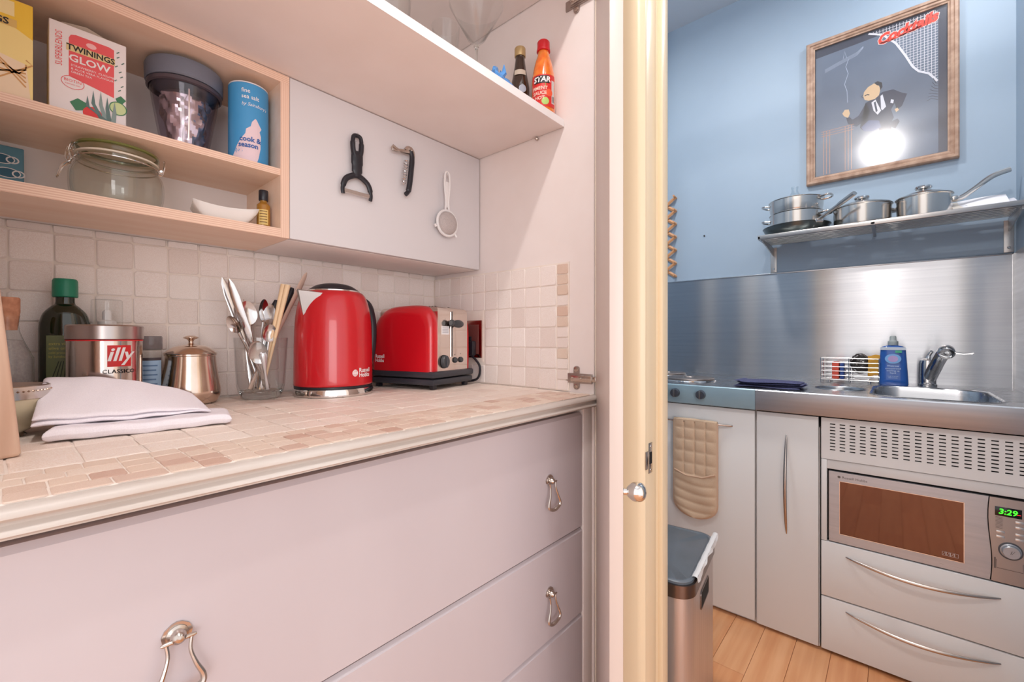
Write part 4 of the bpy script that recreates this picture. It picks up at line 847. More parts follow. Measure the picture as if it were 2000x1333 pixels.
# microwave
mw = T('microwave', 'stainless microwave with dark glass door in the white unit', 'microwave', (KF+.002, 0, .4475))
O('casing', B(.012, .36, -.296, .1535, 0, .215, bev=.003), mat('mw_dark', (70, 66, 66), .4), mw)
MWS = mat('microwave_steel', (186, 188, 194), .4, .6, noise=((176, 178, 184), (3, 3, 120), 4, (.3, .7)), rn=(.24, .36))
# door frame with window, wavy split towards the control panel
def wav(z): return -.1865+.0035*sin((z/.215-.5)*2*pi*.9)
mb = MB(); zz = [i*.215/12 for i in range(13)]
for a, b in zip(zz, zz[1:]):
    y0a, y0b = wav(a), wav(b)
    mb.add([(0, .150, a), (0, y0a, a), (0, y0b, b), (0, .150, b), (.012, .150, a), (.012, y0a, a), (.012, y0b, b), (.012, .150, b)], [(4, 5, 6, 7), (0, 3, 7, 4), (1, 5, 6, 2)])
    za, zb = a, b; w0, w1, h0, h1 = -.141, .1235, .027, .1875
    for p0, p1 in ((.150, w1), (w0, None)):
        q0a = p0; q1a = p1 if p1 is not None else y0a; q1b = p1 if p1 is not None else y0b
        mb.add([(0, q0a, a), (0, q1a, a), (0, q1b, b), (0, q0a, b)], [(0, 1, 2, 3)])
mb.add([(0, w1, 0), (0, w0, 0), (0, w0, h0), (0, w1, h0)], [(0, 1, 2, 3)]); mb.add([(0, w1, h1), (0, w0, h1), (0, w0, .215), (0, w1, .215)], [(0, 1, 2, 3)])
mb.add([(0, .15, 0), (0, -.183, 0), (.012, -.183, 0), (.012, .15, 0)], [(0, 1, 2, 3)]); mb.add([(0, .15, .215), (0, -.187, .215), (.012, -.187, .215), (.012, .15, .215)], [(0, 1, 2, 3)])
dm = O('door_frame', mb, MWS, mw, sharp=30)
O('door_glass', B(.001, .004, -.142, .1245, .026, .1885), mat('dark_oven_glass', (112, 86, 74), .04, .9), mw)
mp = plane_map((0, 0, 0), (-1, 0, 0))
for a, b, c_, d_ in ((-.1235, .141, .0262, .0278), (-.1235, .141, .1868, .1882), (-.1243, -.1229, .0262, .1882), (.1404, .1418, .0262, .1882)): patch(a, b, c_, d_, CHROME, mw, mp, .0006, 1, name='window_trim')
mb = MB()
for a, b in zip(zz, zz[1:]):
    mb.add([(0, wav(a)-.0022, a), (0, -.300, a), (0, -.300, b), (0, wav(b)-.0022, b), (.012, wav(a)-.0022, a), (.012, wav(b)-.0022, b)], [(0, 1, 2, 3), (0, 4, 5, 3)])
cpn = O('control_panel', mb, mat('panel_steel', (176, 170, 168), .33, 1.0), mw)
text('Russell Hobbs', .0105, mat('grey_ink', (96, 88, 84), .5), mw, mp, .0005, u=-.118, v=.2005, align='LEFT', name='logo'); poly(ngon(14, .0038, -.125, .2005), mat('grey_ink', (96, 88, 84), .5), mw, mp, .0005, 'logo')
dsp = O('display', B(-.0012, 0, -.2425, -.1965, .170, .193, bev=.0004), mat('display_black', (8, 10, 8), .15), mw)
GRN = mat('display_green', (60, 255, 40), .5, emit=2.2)
mpd = plane_map((-.0014, 0, 0), (-1, 0, 0)); text('3:29', .019, GRN, mw, mpd, .0003, u=.2185, v=.1815, name='digits', shear=.12, bold=.0003); patch(.234, .2405, .1785, .1797, mat('display_red', (255, 40, 50), .5, emit=2.0), mw, mpd, .0003, 1, name='digits')
for k, (y, z) in enumerate([(.2385, .160), (.2385, .1465), (.206, .129), (.206, .1165), (.2385, .129), (.2385, .1165)]):
    O('button', B(-.0018, 0, -y-.0075, -y+.0075, z-.003, z+.003, bev=.0008), mat('button_silver', (214, 210, 208), .3, .8), mw)
for k in range(9): patch(.1975, .210, .138+.0035*k, .1388+.0035*k, mat('grey_ink', (96, 88, 84), .5), mw, mp, .0004, 1, name='lettering')
dl = O('dial', MB().lathe([(.0185, 0), (.0185, .002), (.0165, .003), (.0158, .012), (.0145, .0135), (0, .0135)], 40, M=RM((0, -.2235, .0845), ry=-pi/2)), MWS, mw)
O('dial_ring', MB().lathe([(.0185, 0), (.0215, .0005), (.0215, .002), (.0185, .002)], 40, M=RM((0, -.2235, .0845), ry=-pi/2)), GREYP, mw)
text('I/', .012, mat('grey_ink', (96, 88, 84), .5), mw, plane_map((-.0137, 0, 0), (-1, 0, 0)), .0003, u=.2235, v=.0845, shear=.3)
line([(.199, .058), (.199, .036), (.2445, .036), (.2445, .058)], .0012, mat('grey_ink', (96, 88, 84), .5), mw, mp)
for x in (.1965, .2475): patch(x-.0014, x+.0014, .034, .062, mat('grey_ink', (96, 88, 84), .5), mw, mp, .0006, 1, name='printed_line')
pw = plane_map((.0008, 0, 0), (-1, 0, 0))
for k in range(4): line([(.100+.008*k, .036), (.1065+.008*k, .036), (.1065+.008*k, .046), (.100+.008*k, .046), (.100+.008*k, .036)], .0005, PW, mw, pw, .0005, 'symbol')
for k in range(3): line([(.102+.008*k, .038), (.105+.008*k, .044)], .0005, PW, mw, pw, .0005, 'symbol')
# ------------------------------------------------------------------ steel worktop with bowls and hob
ks = T('steel_worktop', 'one piece stainless kitchen worktop with round bowl and sink', 'worktop')
def topsheet(outer, holes, z):
    bm = bmesh.new(); es = []
    for loop in [outer]+holes:
        vs = [bm.verts.new((x, y, z)) for x, y in loop]; es += [bm.edges.new((vs[i], vs[(i+1) % len(vs)])) for i in range(len(vs))]
    bmesh.ops.triangle_fill(bm, use_beauty=True, use_dissolve=False, edges=es); return bm
sinkl = rrect(1.695, 2.075, -.225, .052, .07, 8); bowll = ngon(32, .068, 1.86, .138)
X0 = 1.642
O('top_sheet', MB().bm(topsheet([(X0+.003, -.312), (2.245, -.312), (2.245, 1.39), (X0+.003, 1.39)], [sinkl, bowll], HB)), STEELT, ks)
O('front_fascia', MB().prism([(X0+.003, HB), (X0, HB-.003), (X0, .834), (X0+.002, .831), (X0+.02, .831), (X0+.02, .834), (X0+.004, .836), (X0+.004, HB-.004)], -.312, .349, axis='y'), STEELB, ks)
O('hob_fascia', MB().prism([(X0+.003, HB), (X0, HB-.003), (X0, .834), (X0+.002, .831), (X0+.02, .831), (X0+.02, .834), (X0+.004, .836), (X0+.004, HB-.004)], .350, 1.39, axis='y'), HOBF, ks)
def basin(loop, cx, cy, depth, n=6):
    mb = MB(); vs = []; m = len(loop); rows = [(1.035, .0005), (1.02, .002), (1.0, .0), (.985, -.004), (.965, -depth*.5), (.94, -depth*.85), (.88, -depth*.97), (.7, -depth), (.2, -depth-.002)]
    for f, z in rows:
        for x, y in loop: vs.append((cx+(x-cx)*f, cy+(y-cy)*f, HB+z))
    fs = [(k*m+i, k*m+(i+1) % m, (k+1)*m+(i+1) % m, (k+1)*m+i) for k in range(len(rows)-1) for i in range(m)]+[tuple((len(rows)-1)*m+i for i in range(m))]
    return mb.add(vs, fs)
O('sink_bowl', basin(sinkl, 1.885, -.0865, .14), STEELT, ks, sharp=60); O('round_bowl', basin(bowll, 1.86, .138, .10), STEELT, ks, sharp=60)
O('sink_waste', MB().lathe([(.03, 0), (.028, .002), (.01, .001), (0, .001)], 24, M=RM((1.86, .138, HB-.1))), CHROME, ks)
for x, y, r, lab in ((1.835, .630, .092, 'front'), (2.045, .800, .075, 'rear')):
    t = bpy.data.objects.new('hotplate', None); COL.objects.link(t); t.parent = ks; t.location = (x, y, HB)
    O('steel_ring', MB().lathe([(r+.008, .0005), (r+.006, .004), (r, .004)], 48, cap=False), CHROME, t)
    O('plate', MB().lathe([(r, .001), (r, .010), (r-.003, .0125), (r*.3, .0125), (r*.28, .010), (0, .010)], 48), mat('iron_plate', (150, 140, 136), .35, .8), t)
def hobknob(y, lab):
    t = bpy.data.objects.new('hob_knob', None); COL.objects.link(t); t.parent = ks; t.location = (X0, y, .868); O('knob', MB().lathe([(.0155, 0), (.0165, .001), (.0155, .014), (.0145, .017), (0, .0175)], 28, M=RM(ry=-pi/2)), mat('knob_grey', (90, 92, 100), .3, .6), t)
    O('grip', B(-.024, -.016, -.0028, .0028, -.0145, .0145, bev=.001), mat('knob_grey2', (120, 118, 120), .3, .7), t)
hobknob(.616, 'round hob control knob nearer the doorway jamb'); hobknob(.524, 'round hob control knob nearer the blue cloth')
O('indicator_lamp', MB().lathe([(.004, 0), (.004, .002), (.002, .003), (0, .003)], 12, M=RM((X0, .668, .871), ry=-pi/2)), INK, ks)
# splashback
s1 = T('splashback', 'brushed steel splashback along the kitchen wall', 'splashback')
O('back_sheet', B(2.2455, 2.2495, -.309, 1.39, HB, 1.362), STEEL, s1)
O('top_fold', B(2.241, 2.2495, -.309, 1.39, 1.358, 1.3635, bev=.001), STEELT, s1)
O('side_sheet', B(1.60, 2.2455, -.3145, -.3105, HB, 1.362), STEELB, s1)
O('corner_bead', B(2.241, 2.246, -.311, -.306, HB, 1.362), CHROME, s1)
# ------------------------------------------------------------------ things on the steel worktop
t = T('blue_cloth', 'folded navy checked cloth on the steel worktop', 'cloth', (1.755, .332, HB))
for k in range(4):
    mb = MB(); e_ = .004*((k*3) % 4)
    def cf(u, v, s_):
        q = sqrt(max(0, 1-(1-min(1, min(u, 1-u, v, 1-v)*2*9))**2)); return (-.055+e_+.11*v+.004*sin(5*u+k), .100-.2*u-e_*sin(k), .003+.0055*k+s_*.0027*q+.0012*sin(6*u+2*v+k)+.003*(u < .12)*k*.3)
    mb.grid(24, 12, lambda u, v: cf(u, v, 1)); mb.grid(24, 12, lambda u, v: cf(u, v, -1)); O('folded_layer', mb, NAVY, t, sharp=80)
# sponge rack
t = T('sponge_rack', 'chrome wire rack holding sponges against the splashback', 'rack', (2.142, .128, HB))
for k in range(6):
    z = .012+.0165*k; O('wire', MB().tube([(.038*sx2, .088*sy2, z) for sx2, sy2 in ((-1, -1), (-1, 1), (1, 1), (1, -1))], .0017, 8, closed=True), CHROME, t)
for x, y in ((-.038, -.088), (-.038, .088), (.038, -.088), (.038, .088), (-.038, 0), (.038, 0)): O('upright', MB().tube([(x, y, 0), (x, y, .096)], .0018, 8), CHROME, t)
for k in range(5): O('base_wire', MB().tube([(-.038, -.066+.033*k, .012), (.038, -.066+.033*k, .012)], .0013, 6), CHROME, t)
for x in (-.034, .034):
    for y in (-.06, .06): O('foot', MB().lathe([(0, 0), (.004, .001), (.004, .008), (0, .011)], 12, M=RM((x, y, 0))), CHROME, t)
sp2 = T('sponge', 'red sponge standing in the wire rack', 'sponge', (2.135, .170, HB+.014)); O('foam', B(-.024, .024, -.011, .011, 0, .066, bev=.003), mat('sponge_red', (226, 92, 74), .9), sp2)
sp3 = T('sponge', 'thin blue scouring sponge beside the red sponge', 'sponge', (2.135, .150, HB+.014)); O('foam', B(-.024, .024, -.006, .006, 0, .060, bev=.002), mat('sponge_blue', (60, 84, 150), .9), sp3)
t = T('scourer', 'tangled steel wool scourer in the middle of the wire rack', 'scourer', (2.140, .096, HB+.075)); mb = MB(); rnd = random.Random(4)
for q in range(26):
    pts = []; a, b = rnd.uniform(0, 6.3), rnd.uniform(0, 6.3)
    for k in range(22):
        a += .45; b += rnd.uniform(-.5, .7); r = .030+.004*sin(b); pts.append((r*cos(a)*cos(b)*.8, r*sin(a)*.9, r*cos(a)*sin(b)*1.15))
    mb.tube(pts, .0012, 4)
O('steel_wool', mb, mat('steel_wool', (96, 88, 84), .35, .8), t, kind='stuff')
t = T('sponge', 'mustard yellow sponge cloth at the soap bottle end of the rack', 'sponge', (2.135, .055, HB+.032), .1)
O('foam', MB().grid(10, 12, lambda u, v: (-.012+.003*sin(6*v), -.018+.036*u, .075*v+.003*sin(5*u))).grid(10, 12, lambda u, v: (.004+.003*sin(6*v), -.018+.036*u, .075*v+.003*sin(5*u))).box(-.010, .002, -.017, .017, .002, .073), mat('mustard', (214, 158, 62), .9), t)
t = T('dish_soap_bottle', 'blue washing up liquid bottle beside the tap', 'bottle', (2.125, .001, HB), 0)
hp2 = [(0, .040, .019), (.003, .0425, .021), (.02, .042, .021), (.08, .0385, .0195), (.128, .0355, .018), (.138, .034, .017), (.143, .026, .014), (.146, .014, .012)]
mb = MB(); vs = []
for z, a, b in hp2:
    for k in range(28):
        th = 2*pi*k/28; c_, s_ = cos(th), sin(th); vs.append((b*abs(s_)**.6*(1 if s_ > 0 else -1), a*abs(c_)**.6*(1 if c_ > 0 else -1), z))
mb.add(vs, [(i*28+k, i*28+(k+1) % 28, (i+1)*28+(k+1) % 28, (i+1)*28+k) for i in range(len(hp2)-1) for k in range(28)]+[tuple(range(28))[::-1], tuple(7*28+k for k in range(28))])
O('bottle_body', mb, mat('soap_blue', (34, 88, 168), .2, coat=.5), t, sharp=50)
O('clear_shoulder', MB().prism(rrect(-.0355, .0355, .129, .139, .002), -.0186, .018, axis='x'), mat('clear_soap', (196, 204, 216), .15), t)
O('cap', MB().lathe([(.0145, .146), (.015, .147), (.015, .160), (.011, .163), (.0095, .166), (.0095, .176), (.0075, .180), (0, .180)], 24), mat('soap_cap', (168, 176, 176), .4), t)
mp = plane_map((-.0212, 0, 0), (-1, 0, 0)); poly(ngon(28, .0225, 0, .097, sy=.78), flat('soap_sky', (126, 176, 226)), t, mp, .0005); poly(ngon(24, .014, 0, .097, sy=.85), flat('soap_lilac', (186, 158, 206)), t, mp, .0009)
patch(.006, .024, .119, .127, flat('soap_green', (70, 170, 130)), t, mp, .0006, 1)
for k, (s_, z, q) in enumerate((('Waitrose', .0085, .071), ('concentrated', .008, .0615), ('washing up', .008, .0535), ('liquid', .008, .0455), ('tough on grease', .0045, .034), ('kind to hands', .0045, .028))): text(s_, z, flat('soap_text', (206, 222, 244)), t, mp, .0008, v=q)
# tap
t = T('mixer_tap', 'chrome mixer tap with slanted spout behind the sink', 'tap', (2.165, -.092, HB))
O('tap_body', MB().lathe([(.026, 0), (.026, .006), (.0235, .009), (.0225, .08), (.020, .092), (.012, .098), (0, .1)], 32), CHROME, t)
O('spout', MB().tube(spline([(-.005, -.006, .030), (-.045, -.016, .066), (-.11, -.028, .108), (-.165, -.034, .130), (-.190, -.036, .132)], 6), [.019]*8+[.018]*8+[.0175]*9, 20), CHROME, t)
O('spout_head', MB().lathe([(.0185, -.012), (.021, -.008), (.021, .012), (.018, .017), (.012, .018), (0, .0165)], 32, M=RM((-.186, -.036, .128), ry=-pi*.62)), CHROME, t)
O('lever', MB().tube([(-.19, -.050, .126), (-.195, -.075, .122), (-.197, -.097, .125)], [.0042, .0032, .004], 10).tube([(0, 0, .088), (.01, -.004, .11), (.0, -.012, .125)], [.009, .006, .005], 10), CHROME, t)
# oven glove on the rail
t = T('oven_glove', 'beige quilted double oven glove hanging over the towel rail', 'oven glove', (KF-.02, .545, .765))
NW, NH = 44, 90; gw, gh = .076, .352
def gl(u, v, s_):
    z = .006-gh*(1-v); x_ = (u-.5)*2; hw = gw
    bt = (z+gh-.006)
    if bt < .055: hw = gw*sqrt(max(.0, 1-((.055-bt)/.055)**2))*.98+.001
    y = -x_*hw; e = 1-abs(x_)**8; qx = abs(sin(pi*(u*4-.0))); row = (z+.02)/.043
    if z > -.190: q = .0065*(qx**.35)*(abs(sin(pi*row))**.35)
    else: q = .0055*abs(sin(pi*(row*1.35+.35*sin(3*u)+.3*u)))**.4+.0035+.002*sin(40*z+7*u)
    return (-(.004+q*e*(.9 if abs(x_) < .97 else .2)) if s_ else .006, y, z)
mb = MB(); mb.grid(NW, NH, lambda u, v: gl(u, v, True)); mb.grid(NW, NH, lambda u, v: gl(u, v, False))
O('quilted_pad', mb, GLOVE, t, sharp=70)
edge = [(-gw+.001, .004)]
pts = [(0.0, -gw, .004), (0, -gw, -.15), (0, -gw, -.29)]+[(0, -gw*cos(a*pi/12), -.291-.055*sin(a*pi/12)) for a in range(1, 12)]+[(0, gw, -.29), (0, gw, -.15), (0, gw, .004)]
O('binding', MB().tube(pts, .0042, 8), mat('binding_tape', (206, 172, 146), .8), t)
O('pocket_edge', MB().tube([(-.009, -gw+.004, -.176), (-.012, -.03, -.193), (-.012, .03, -.195), (-.009, gw-.004, -.180)], .003, 8), mat('binding_tape', (206, 172, 146), .8), t)
O('rail_fold', MB().tube([(.002, -gw, .004), (.0, 0, .006), (.002, gw, .004)], .0075, 10), GLOVE, t)
# ------------------------------------------------------------------ bin
ba = atan2(.387-.348, 1.336-1.023)
t = T('pedal_bin', 'brushed steel rectangular bin with dark grey lid below the oven glove', 'bin', (1.017, .3435, 0), ba)
fr = lambda x0, x1, y0, y1, r: rrect(x0, x1, y0, y1, r, 8)
BS = mat('bin_steel', (206, 198, 196), .34, .8, noise=((196, 188, 186), (90, 90, 3), 3, (.3, .7)))
O('body', MB().prism(fr(0.004, .322, .004, .246, .04), .099, .468), BS, t, sharp=30)
O('rim_band', MB().prism(fr(0, .326, 0, .25, .043), .468, .498), mat('rim_steel', (120, 108, 104), .28, 1.0), t, sharp=30)
mb = MB(); loop = fr(.006, .320, .006, .244, .038); m_ = len(loop); vs = []
for f, z in ((1, .498), (1, .5035), (.97, .506), (.94, .506), (.92, .503), (.3, .502)):
    for x, y in loop: vs.append((.163+(x-.163)*f, .125+(y-.125)*f, z))
mb.add(vs, [(k*m_+i, k*m_+(i+1) % m_, (k+1)*m_+(i+1) % m_, (k+1)*m_+i) for k in range(5) for i in range(m_)]+[tuple(5*m_+i for i in range(m_)), tuple(range(m_))[::-1]])
O('lid', mb, mat('bin_lid', (88, 94, 100), .35, noise=((104, 110, 118), (6, 6, 6), 4, (.3, .7))), t, sharp=40)
O('handle_recess', MB().prism(rrect(.112, .212, .395, .438, .008), .0025, .0045, axis='y'), DARK, t)
O('recess_frame', MB().tube([(x, .0035, z) for x, z in rrect(.112, .212, .395, .438, .008)], .002, 6, closed=True).box(.114, .21, .0028, .0036, .40, .414), mat('rim_steel', (120, 108, 104), .28, 1.0), t)
bg = T('bin_liner', 'crumpled white bin bag edge poking out under the bin lid', 'bin bag', (1.017, .3435, 0), ba); mb = MB()
def lf(u, v):
    x = .045+.285*u; return (x, -.0015-.0025*v-.0012*sin(23*u)*v-.0006*sin(41*u), .5065-.014*v*(0.15+.85*abs(sin(5*u+1))**2)+.0008*sin(31*u))
mb.grid(70, 5, lf); mb.grid(70, 3, lambda u, v: (.045+.285*u, -.0015+.012*v, .5067+.0008*sin(31*u)+.0025*sin(pi*v)))
O('plastic_film', mb, mat('bin_bag', (226, 222, 220), .3), bg, sharp=30)
# ------------------------------------------------------------------ wall shelf with pans
SH = 1.488
t = T('steel_wall_shelf', 'slotted stainless wall shelf carrying the pans', 'shelf', (0, 0, 0))
mb = MB()
for k in range(9): x = 2.012+.0262*k; mb.box(x, x+.0195, -.298, .414, SH-.002, SH, bev=.0006, seg=1)
O('slats', mb, mat('shelf_steel', (196, 190, 186), .3, 1.0), t, kind='stuff')
O('front_rail', B(2.0, 2.010, -.300, .417, SH-.015, SH+.001, bev=.002), mat('shelf_steel', (196, 190, 186), .3, 1.0), t)
O('cross_bars', MB().box(2.0, 2.249, .409, .417, SH-.014, SH-.004).box(2.0, 2.249, -.302, -.296, SH-.014, SH-.004).box(2.0, 2.249, .05, .06, SH-.014, SH-.006), STEELB, t)
for y in (.404, -.298):
    lab = 'shelf bracket'
    b_ = O('bracket', MB().box(2.2455, 2.2495, y-.012, y+.012, 1.366, SH-.012, bev=.001).prism([(2.249, SH-.014), (2.03, SH-.014), (2.03, SH-.022), (2.249, SH-.05)], y-.002, y+.002, axis='y'), mat('shelf_steel2', (206, 204, 202), .35, .8), t)
    O('screw', MB().lathe([(.0045, 0), (.003, .002), (0, .002)], 14, M=RM((2.2455, y, 1.382), ry=-pi/2)), CHROME, b_)
def pot(name, label, x, y, z, r, h, rz=0, cat='pan', lid=False, base=None):
    t = T(name, label, cat, (x, y, z), rz); rb = base or r*.93
    O('pan_body', MB().lathe([(rb-.006, 0), (rb, .001)]+prof([(rb+.002, .006), (r-.001, .02), (r, h*.6), (r, h-.003)], 3)+[(r+.003, h-.001), (r+.003, h), (r-.001, h), (r-.003, h-.006), (rb-.004, .006), (0, .005)], 48), PAN, t)
    if lid:
        O('lid', MB().lathe([(r+.004, h+.0005), (r+.004, h+.003), (r-.004, h+.005)]+prof([(r-.012, h+.009), (r*.6, h+.017), (.02, h+.021)], 3)+[(0, h+.0215)], 48), PAN, t)
        O('lid_knob', MB().lathe([(.009, h+.021), (.008, h+.027), (.021, h+.031), (.024, h+.036), (.022, h+.041), (.012, h+.043), (0, h+.043)], 28), CHROME, t)
    return t
def longhandle(t, r, h, L_, rise, m=PAN):
    O('handle', MB().tube(spline([(r-.002, 0, h*.78), (r+.02, 0, h*.8), (r+.05, 0, h*.8+rise*.3), (r+L_*.7, 0, h*.8+rise*.8), (r+L_, 0, h*.8+rise)], 5), [.0105]*4+[.0095]*4+[.0085]*5+[.0095]*8, 10, flat=.9), m, t)
    O('handle_root', MB().box(r-.004, r+.012, -.014, .014, h*.7, h*.9, bev=.003), m, t)
fp = T('frying_pan', 'wide dark bottomed frying pan under the stacked pots', 'frying pan', (2.128, .303, SH), radians(-135))
O('pan_body', MB().lathe([(.082, 0), (.086, .001)]+prof([(.092, .006), (.108, .022), (.117, .040)], 4)+[(.119, .041), (.116, .042), (.105, .022), (.088, .006), (0, .005)], 48), mat('dark_pan', (104, 112, 112), .3, .9), fp)
O('handle', MB().tube(spline([(.112, 0, .038), (.125, 0, .042), (.150, 0, .048), (.21, 0, .066), (.285, .0, .088)], 5), [.010]*5+[.007]*6+[.0075]*5+[.0095]*5, 10, flat=.8), PAN, fp)
O('handle_root', MB().lathe([(0, -.015), (.007, -.013), (.007, .013), (0, .015)], 14, M=RM((.124, 0, .036), rx=pi/2)), PAN, fp)
p1 = pot('stock_pot', 'lower steel pot with side handles in the stack on the frying pan', 2.128, .303, SH+.0065, .092, .088, cat='pot', base=.079)
p2 = pot('steamer_pot', 'upper steel steamer insert nested on the lower pot', 2.128, .303, SH+.096, .094, .052, cat='pot', base=.088)
for pp, hz in ((p1, .070), (p2, .044)):
    for a in (radians(-100), radians(80)):
        c_, s_ = cos(a), sin(a); rr = .093
        P_ = [(rr*cos(a-.26), rr*sin(a-.26), hz), ((rr+.026)*cos(a-.22), (rr+.026)*sin(a-.22), hz+.004), ((rr+.032)*c_, (rr+.032)*s_, hz+.005), ((rr+.026)*cos(a+.22), (rr+.026)*sin(a+.22), hz+.004), (rr*cos(a+.26), rr*sin(a+.26), hz)]
        O('side_handle', MB().tube(spline(P_, 5), .0036, 8), PAN, pp)
t = T('glass_bottle', 'clear glass bottle neck standing in the upper steel pot', 'bottle', (2.150, .310, SH+.106))
O('glass', MB().lathe(prof([(.026, 0), (.030, .004), (.030, .048), (.022, .068), (.0125, .086), (.011, .100), (.013, .102), (.0125, .108), (.010, .109)], 4), 28, cap=False), thin_glass('bottle_glass', (246, 249, 250), .02, 2.5), t)
t = pot('saucepan', 'middle lidded steel saucepan on the wall shelf', 2.122, .090, SH, .087, .078, rz=radians(-60), lid=True); longhandle(t, .087, .078, .115, .045)
t = pot('saucepan', 'lidded steel saucepan at the right whose long handle points up to the wall corner', 2.118, -.080, SH, .073, .078, rz=radians(-84), lid=True); longhandle(t, .073, .078, .135, .072)
t = T('leaflets', 'loose curling pile of printed leaflets at the corner end of the shelf', 'papers', (2.06, -.222, SH+.0005))
for k, c_ in enumerate([(236, 234, 238), (240, 206, 150), (222, 220, 228), (236, 226, 214), (240, 238, 242)]):
    a = radians(17+3*k)
    def pf(u, v, e=0): q = .105*v; return (.004*k+q*cos(a), (u-.5)*(.145-.008*k), .0008+.0015*k+q*sin(a)+.004*sin(3*u+k*1.7)*v+e)
    mb = MB(); mb.grid(8, 6, lambda u, v: pf(u, v)); mb.grid(8, 6, lambda u, v: pf(u, v, .0012))
    o = O('sheet', mb, flat('paper%d' % k, c_), t); o.location[1] = .012*sin(k*2.4)
    if k in (1, 3):
        for q in range(4): O('printed_shape', MB().grid(3, 1, lambda u, v: pf(.1+.2*q+.12*u, .25+.35*v+.05*q, .0018)), flat('leaflet_ink%d' % (q % 2), ((226, 160, 90), (190, 186, 196))[q % 2]), t)
# ------------------------------------------------------------------ picture
t = T('framed_poster', 'wood framed dark cocktail poster above the wall shelf', 'picture', (2.249, .0505, 2.020))
pwd, phh, fw = .229, .299, .030
fo = MB(); rings = [((0), 0), ((0), -.020), ((.004), -.024), ((.012), -.024), ((.015), -.020), ((.022), -.021), ((.026), -.017), ((fw), -.016), ((fw), -.008)]
for side in range(4):
    mb = MB(); vs = []
    for ins, dp in rings:
        w_, h_ = pwd-ins, phh-ins; cs = [(w_, h_), (-w_, h_), (-w_, -h_), (w_, -h_)]
        for c_ in (cs[side], cs[(side+1) % 4]): vs.append((dp, c_[0], c_[1]))
    mb.add(vs, [(2*i, 2*i+1, 2*i+3, 2*i+2) for i in range(len(rings)-1)]); O('frame_side', mb, WOODP, t, sharp=30)
O('backing', B(-.006, 0, -pwd+.002, pwd-.002, -phh+.002, phh-.002), mat('poster_border', (66, 66, 78), .5), t)
mp = plane_map((-.0062, 0, 0), (-1, 0, 0)); iw, ih = pwd-fw, phh-fw
BGP = mat('hazed_poster_ground', (118, 129, 144), .5, noise=((98, 108, 124), (5, 5, 5), 3, (.3, .7)))  # glare haze of the glass lightened into the ground colour
poly([(-iw+.002, -ih+.004), (iw-.028, -ih+.004), (iw-.024, -ih+.008), (iw-.024, ih-.02), (-.04, ih-.03), (-iw+.002, ih-.035)], BGP, t, mp, .0002, 'picture_ground')
# lattice corner, clipped by a scalloped arc
def arcv(u):   # lower bound of the lattice at u
    pts = [(-.024, .262), (.02, .238), (.058, .188), (.085, .130), (.105, .080), (.123, .054), (.150, .036), (.176, -.006)]
    for (a, b), (c_, d_) in zip(pts, pts[1:]):
        if a <= u <= c_: return b+(d_-b)*(u-a)/(c_-a)
    return .24
lat = MB(); LW = .0016; rt = iw-.025; tp = ih-.006
def q4(l, a, b, c_, d_): l.add([mp(a, c_, .0005), mp(b, c_, .0005), mp(b, d_, .0005), mp(a, d_, .0005)], [(0, 1, 2, 3)])
u = -.02
while u < rt:
    q4(lat, u, u+LW, arcv(u), tp); u += .0098
v = .0
while v < tp:
    us = [q for q in [x*.002-.024 for x in range(110)] if q < rt and arcv(q) < v]
    if us: q4(lat, min(us), rt, v, v+LW)
    v += .0098
O('printed_lattice', lat, PW, t)
line([(-.024+.0041*k, arcv(-.024+.0041*k)) for k in range(0, 49)], .0065, PW, t, mp, .0008)
RN = mat('poster_red', (250, 62, 22), .5)
GLW = mat('poster_halo', (250, 226, 214), .5)
text('Cocktails', .052, GLW, t, mp, .0010, u=.086, v=.229, rot=.13, shear=.35, bold=.0050, sx=.88, name='halo')
text('Cocktails', .052, RN, t, mp, .0014, u=.086, v=.229, rot=.13, shear=.35, bold=.0026, sx=.88, name='lettering')
line([(.012, .208), (.04, .206), (.09, .214), (.13, .222)], .004, RN, t, mp, .0014, 'lettering')
NV = flat('suit_navy', (34, 38, 62)); SK = flat('print_skin', (240, 200, 150)); GY_ = flat('print_grey', (206, 214, 230)); OR = flat('print_orange', (222, 160, 120))
# man in a dark suit (generic), facing left, cigar hand raised
mm = lambda u, v, e=0.0: mp(u*1.05+.008, max(1.3*v-.121, -ih+.006), e)
poly([(-.020, .080), (-.030, .060), (-.045, .030), (-.066, .020), (-.092, .035), (-.098, .055), (-.088, .056), (-.078, .045), (-.060, .052), (-.040, .082)], NV, t, mm, .0006)
poly([(-.040, .085), (-.020, .092), (.010, .105), (.040, .104), (.062, .088), (.078, .080), (.064, .048), (.050, .040), (.054, .055), (.044, .062), (.034, .045), (.042, .020), (.030, .002), (-.020, -.004), (-.046, .002), (-.056, .014), (-.035, .032), (-.026, .060)], NV, t, mm, .0007)
poly([(.034, .010), (.052, .014), (.058, .004), (.046, -.014), (.034, -.006)], NV, t, mm, .0008)
poly([(.0, .0), (.034, .004), (.038, -.14), (.036, -.232), (.012, -.232), (.006, -.12)], NV, t, mm, .0006)
poly([(-.052, .014), (-.03, .030), (.0, .022), (.006, .0), (-.02, -.006), (-.044, .0)], flat('waistcoat', (76, 84, 124)), t, mm, .0009)
poly([(-.022, .082), (-.010, .088), (.006, .050), (-.004, .040), (-.016, .056)], PW, t, mm, .0010); poly([(-.015, .080), (-.010, .082), (-.004, .052), (-.009, .048)], NV, t, mm, .0012)
poly([(.004, .094), (.010, .098), (.020, .058), (.010, .050), (.006, .054)], PW, t, mm, .0010)
poly([(-.046, .108), (-.044, .120), (-.032, .132), (-.014, .138), (-.002, .130), (.004, .116), (.000, .098), (-.012, .090), (-.030, .090), (-.042, .096)], SK, t, mm, .0011)
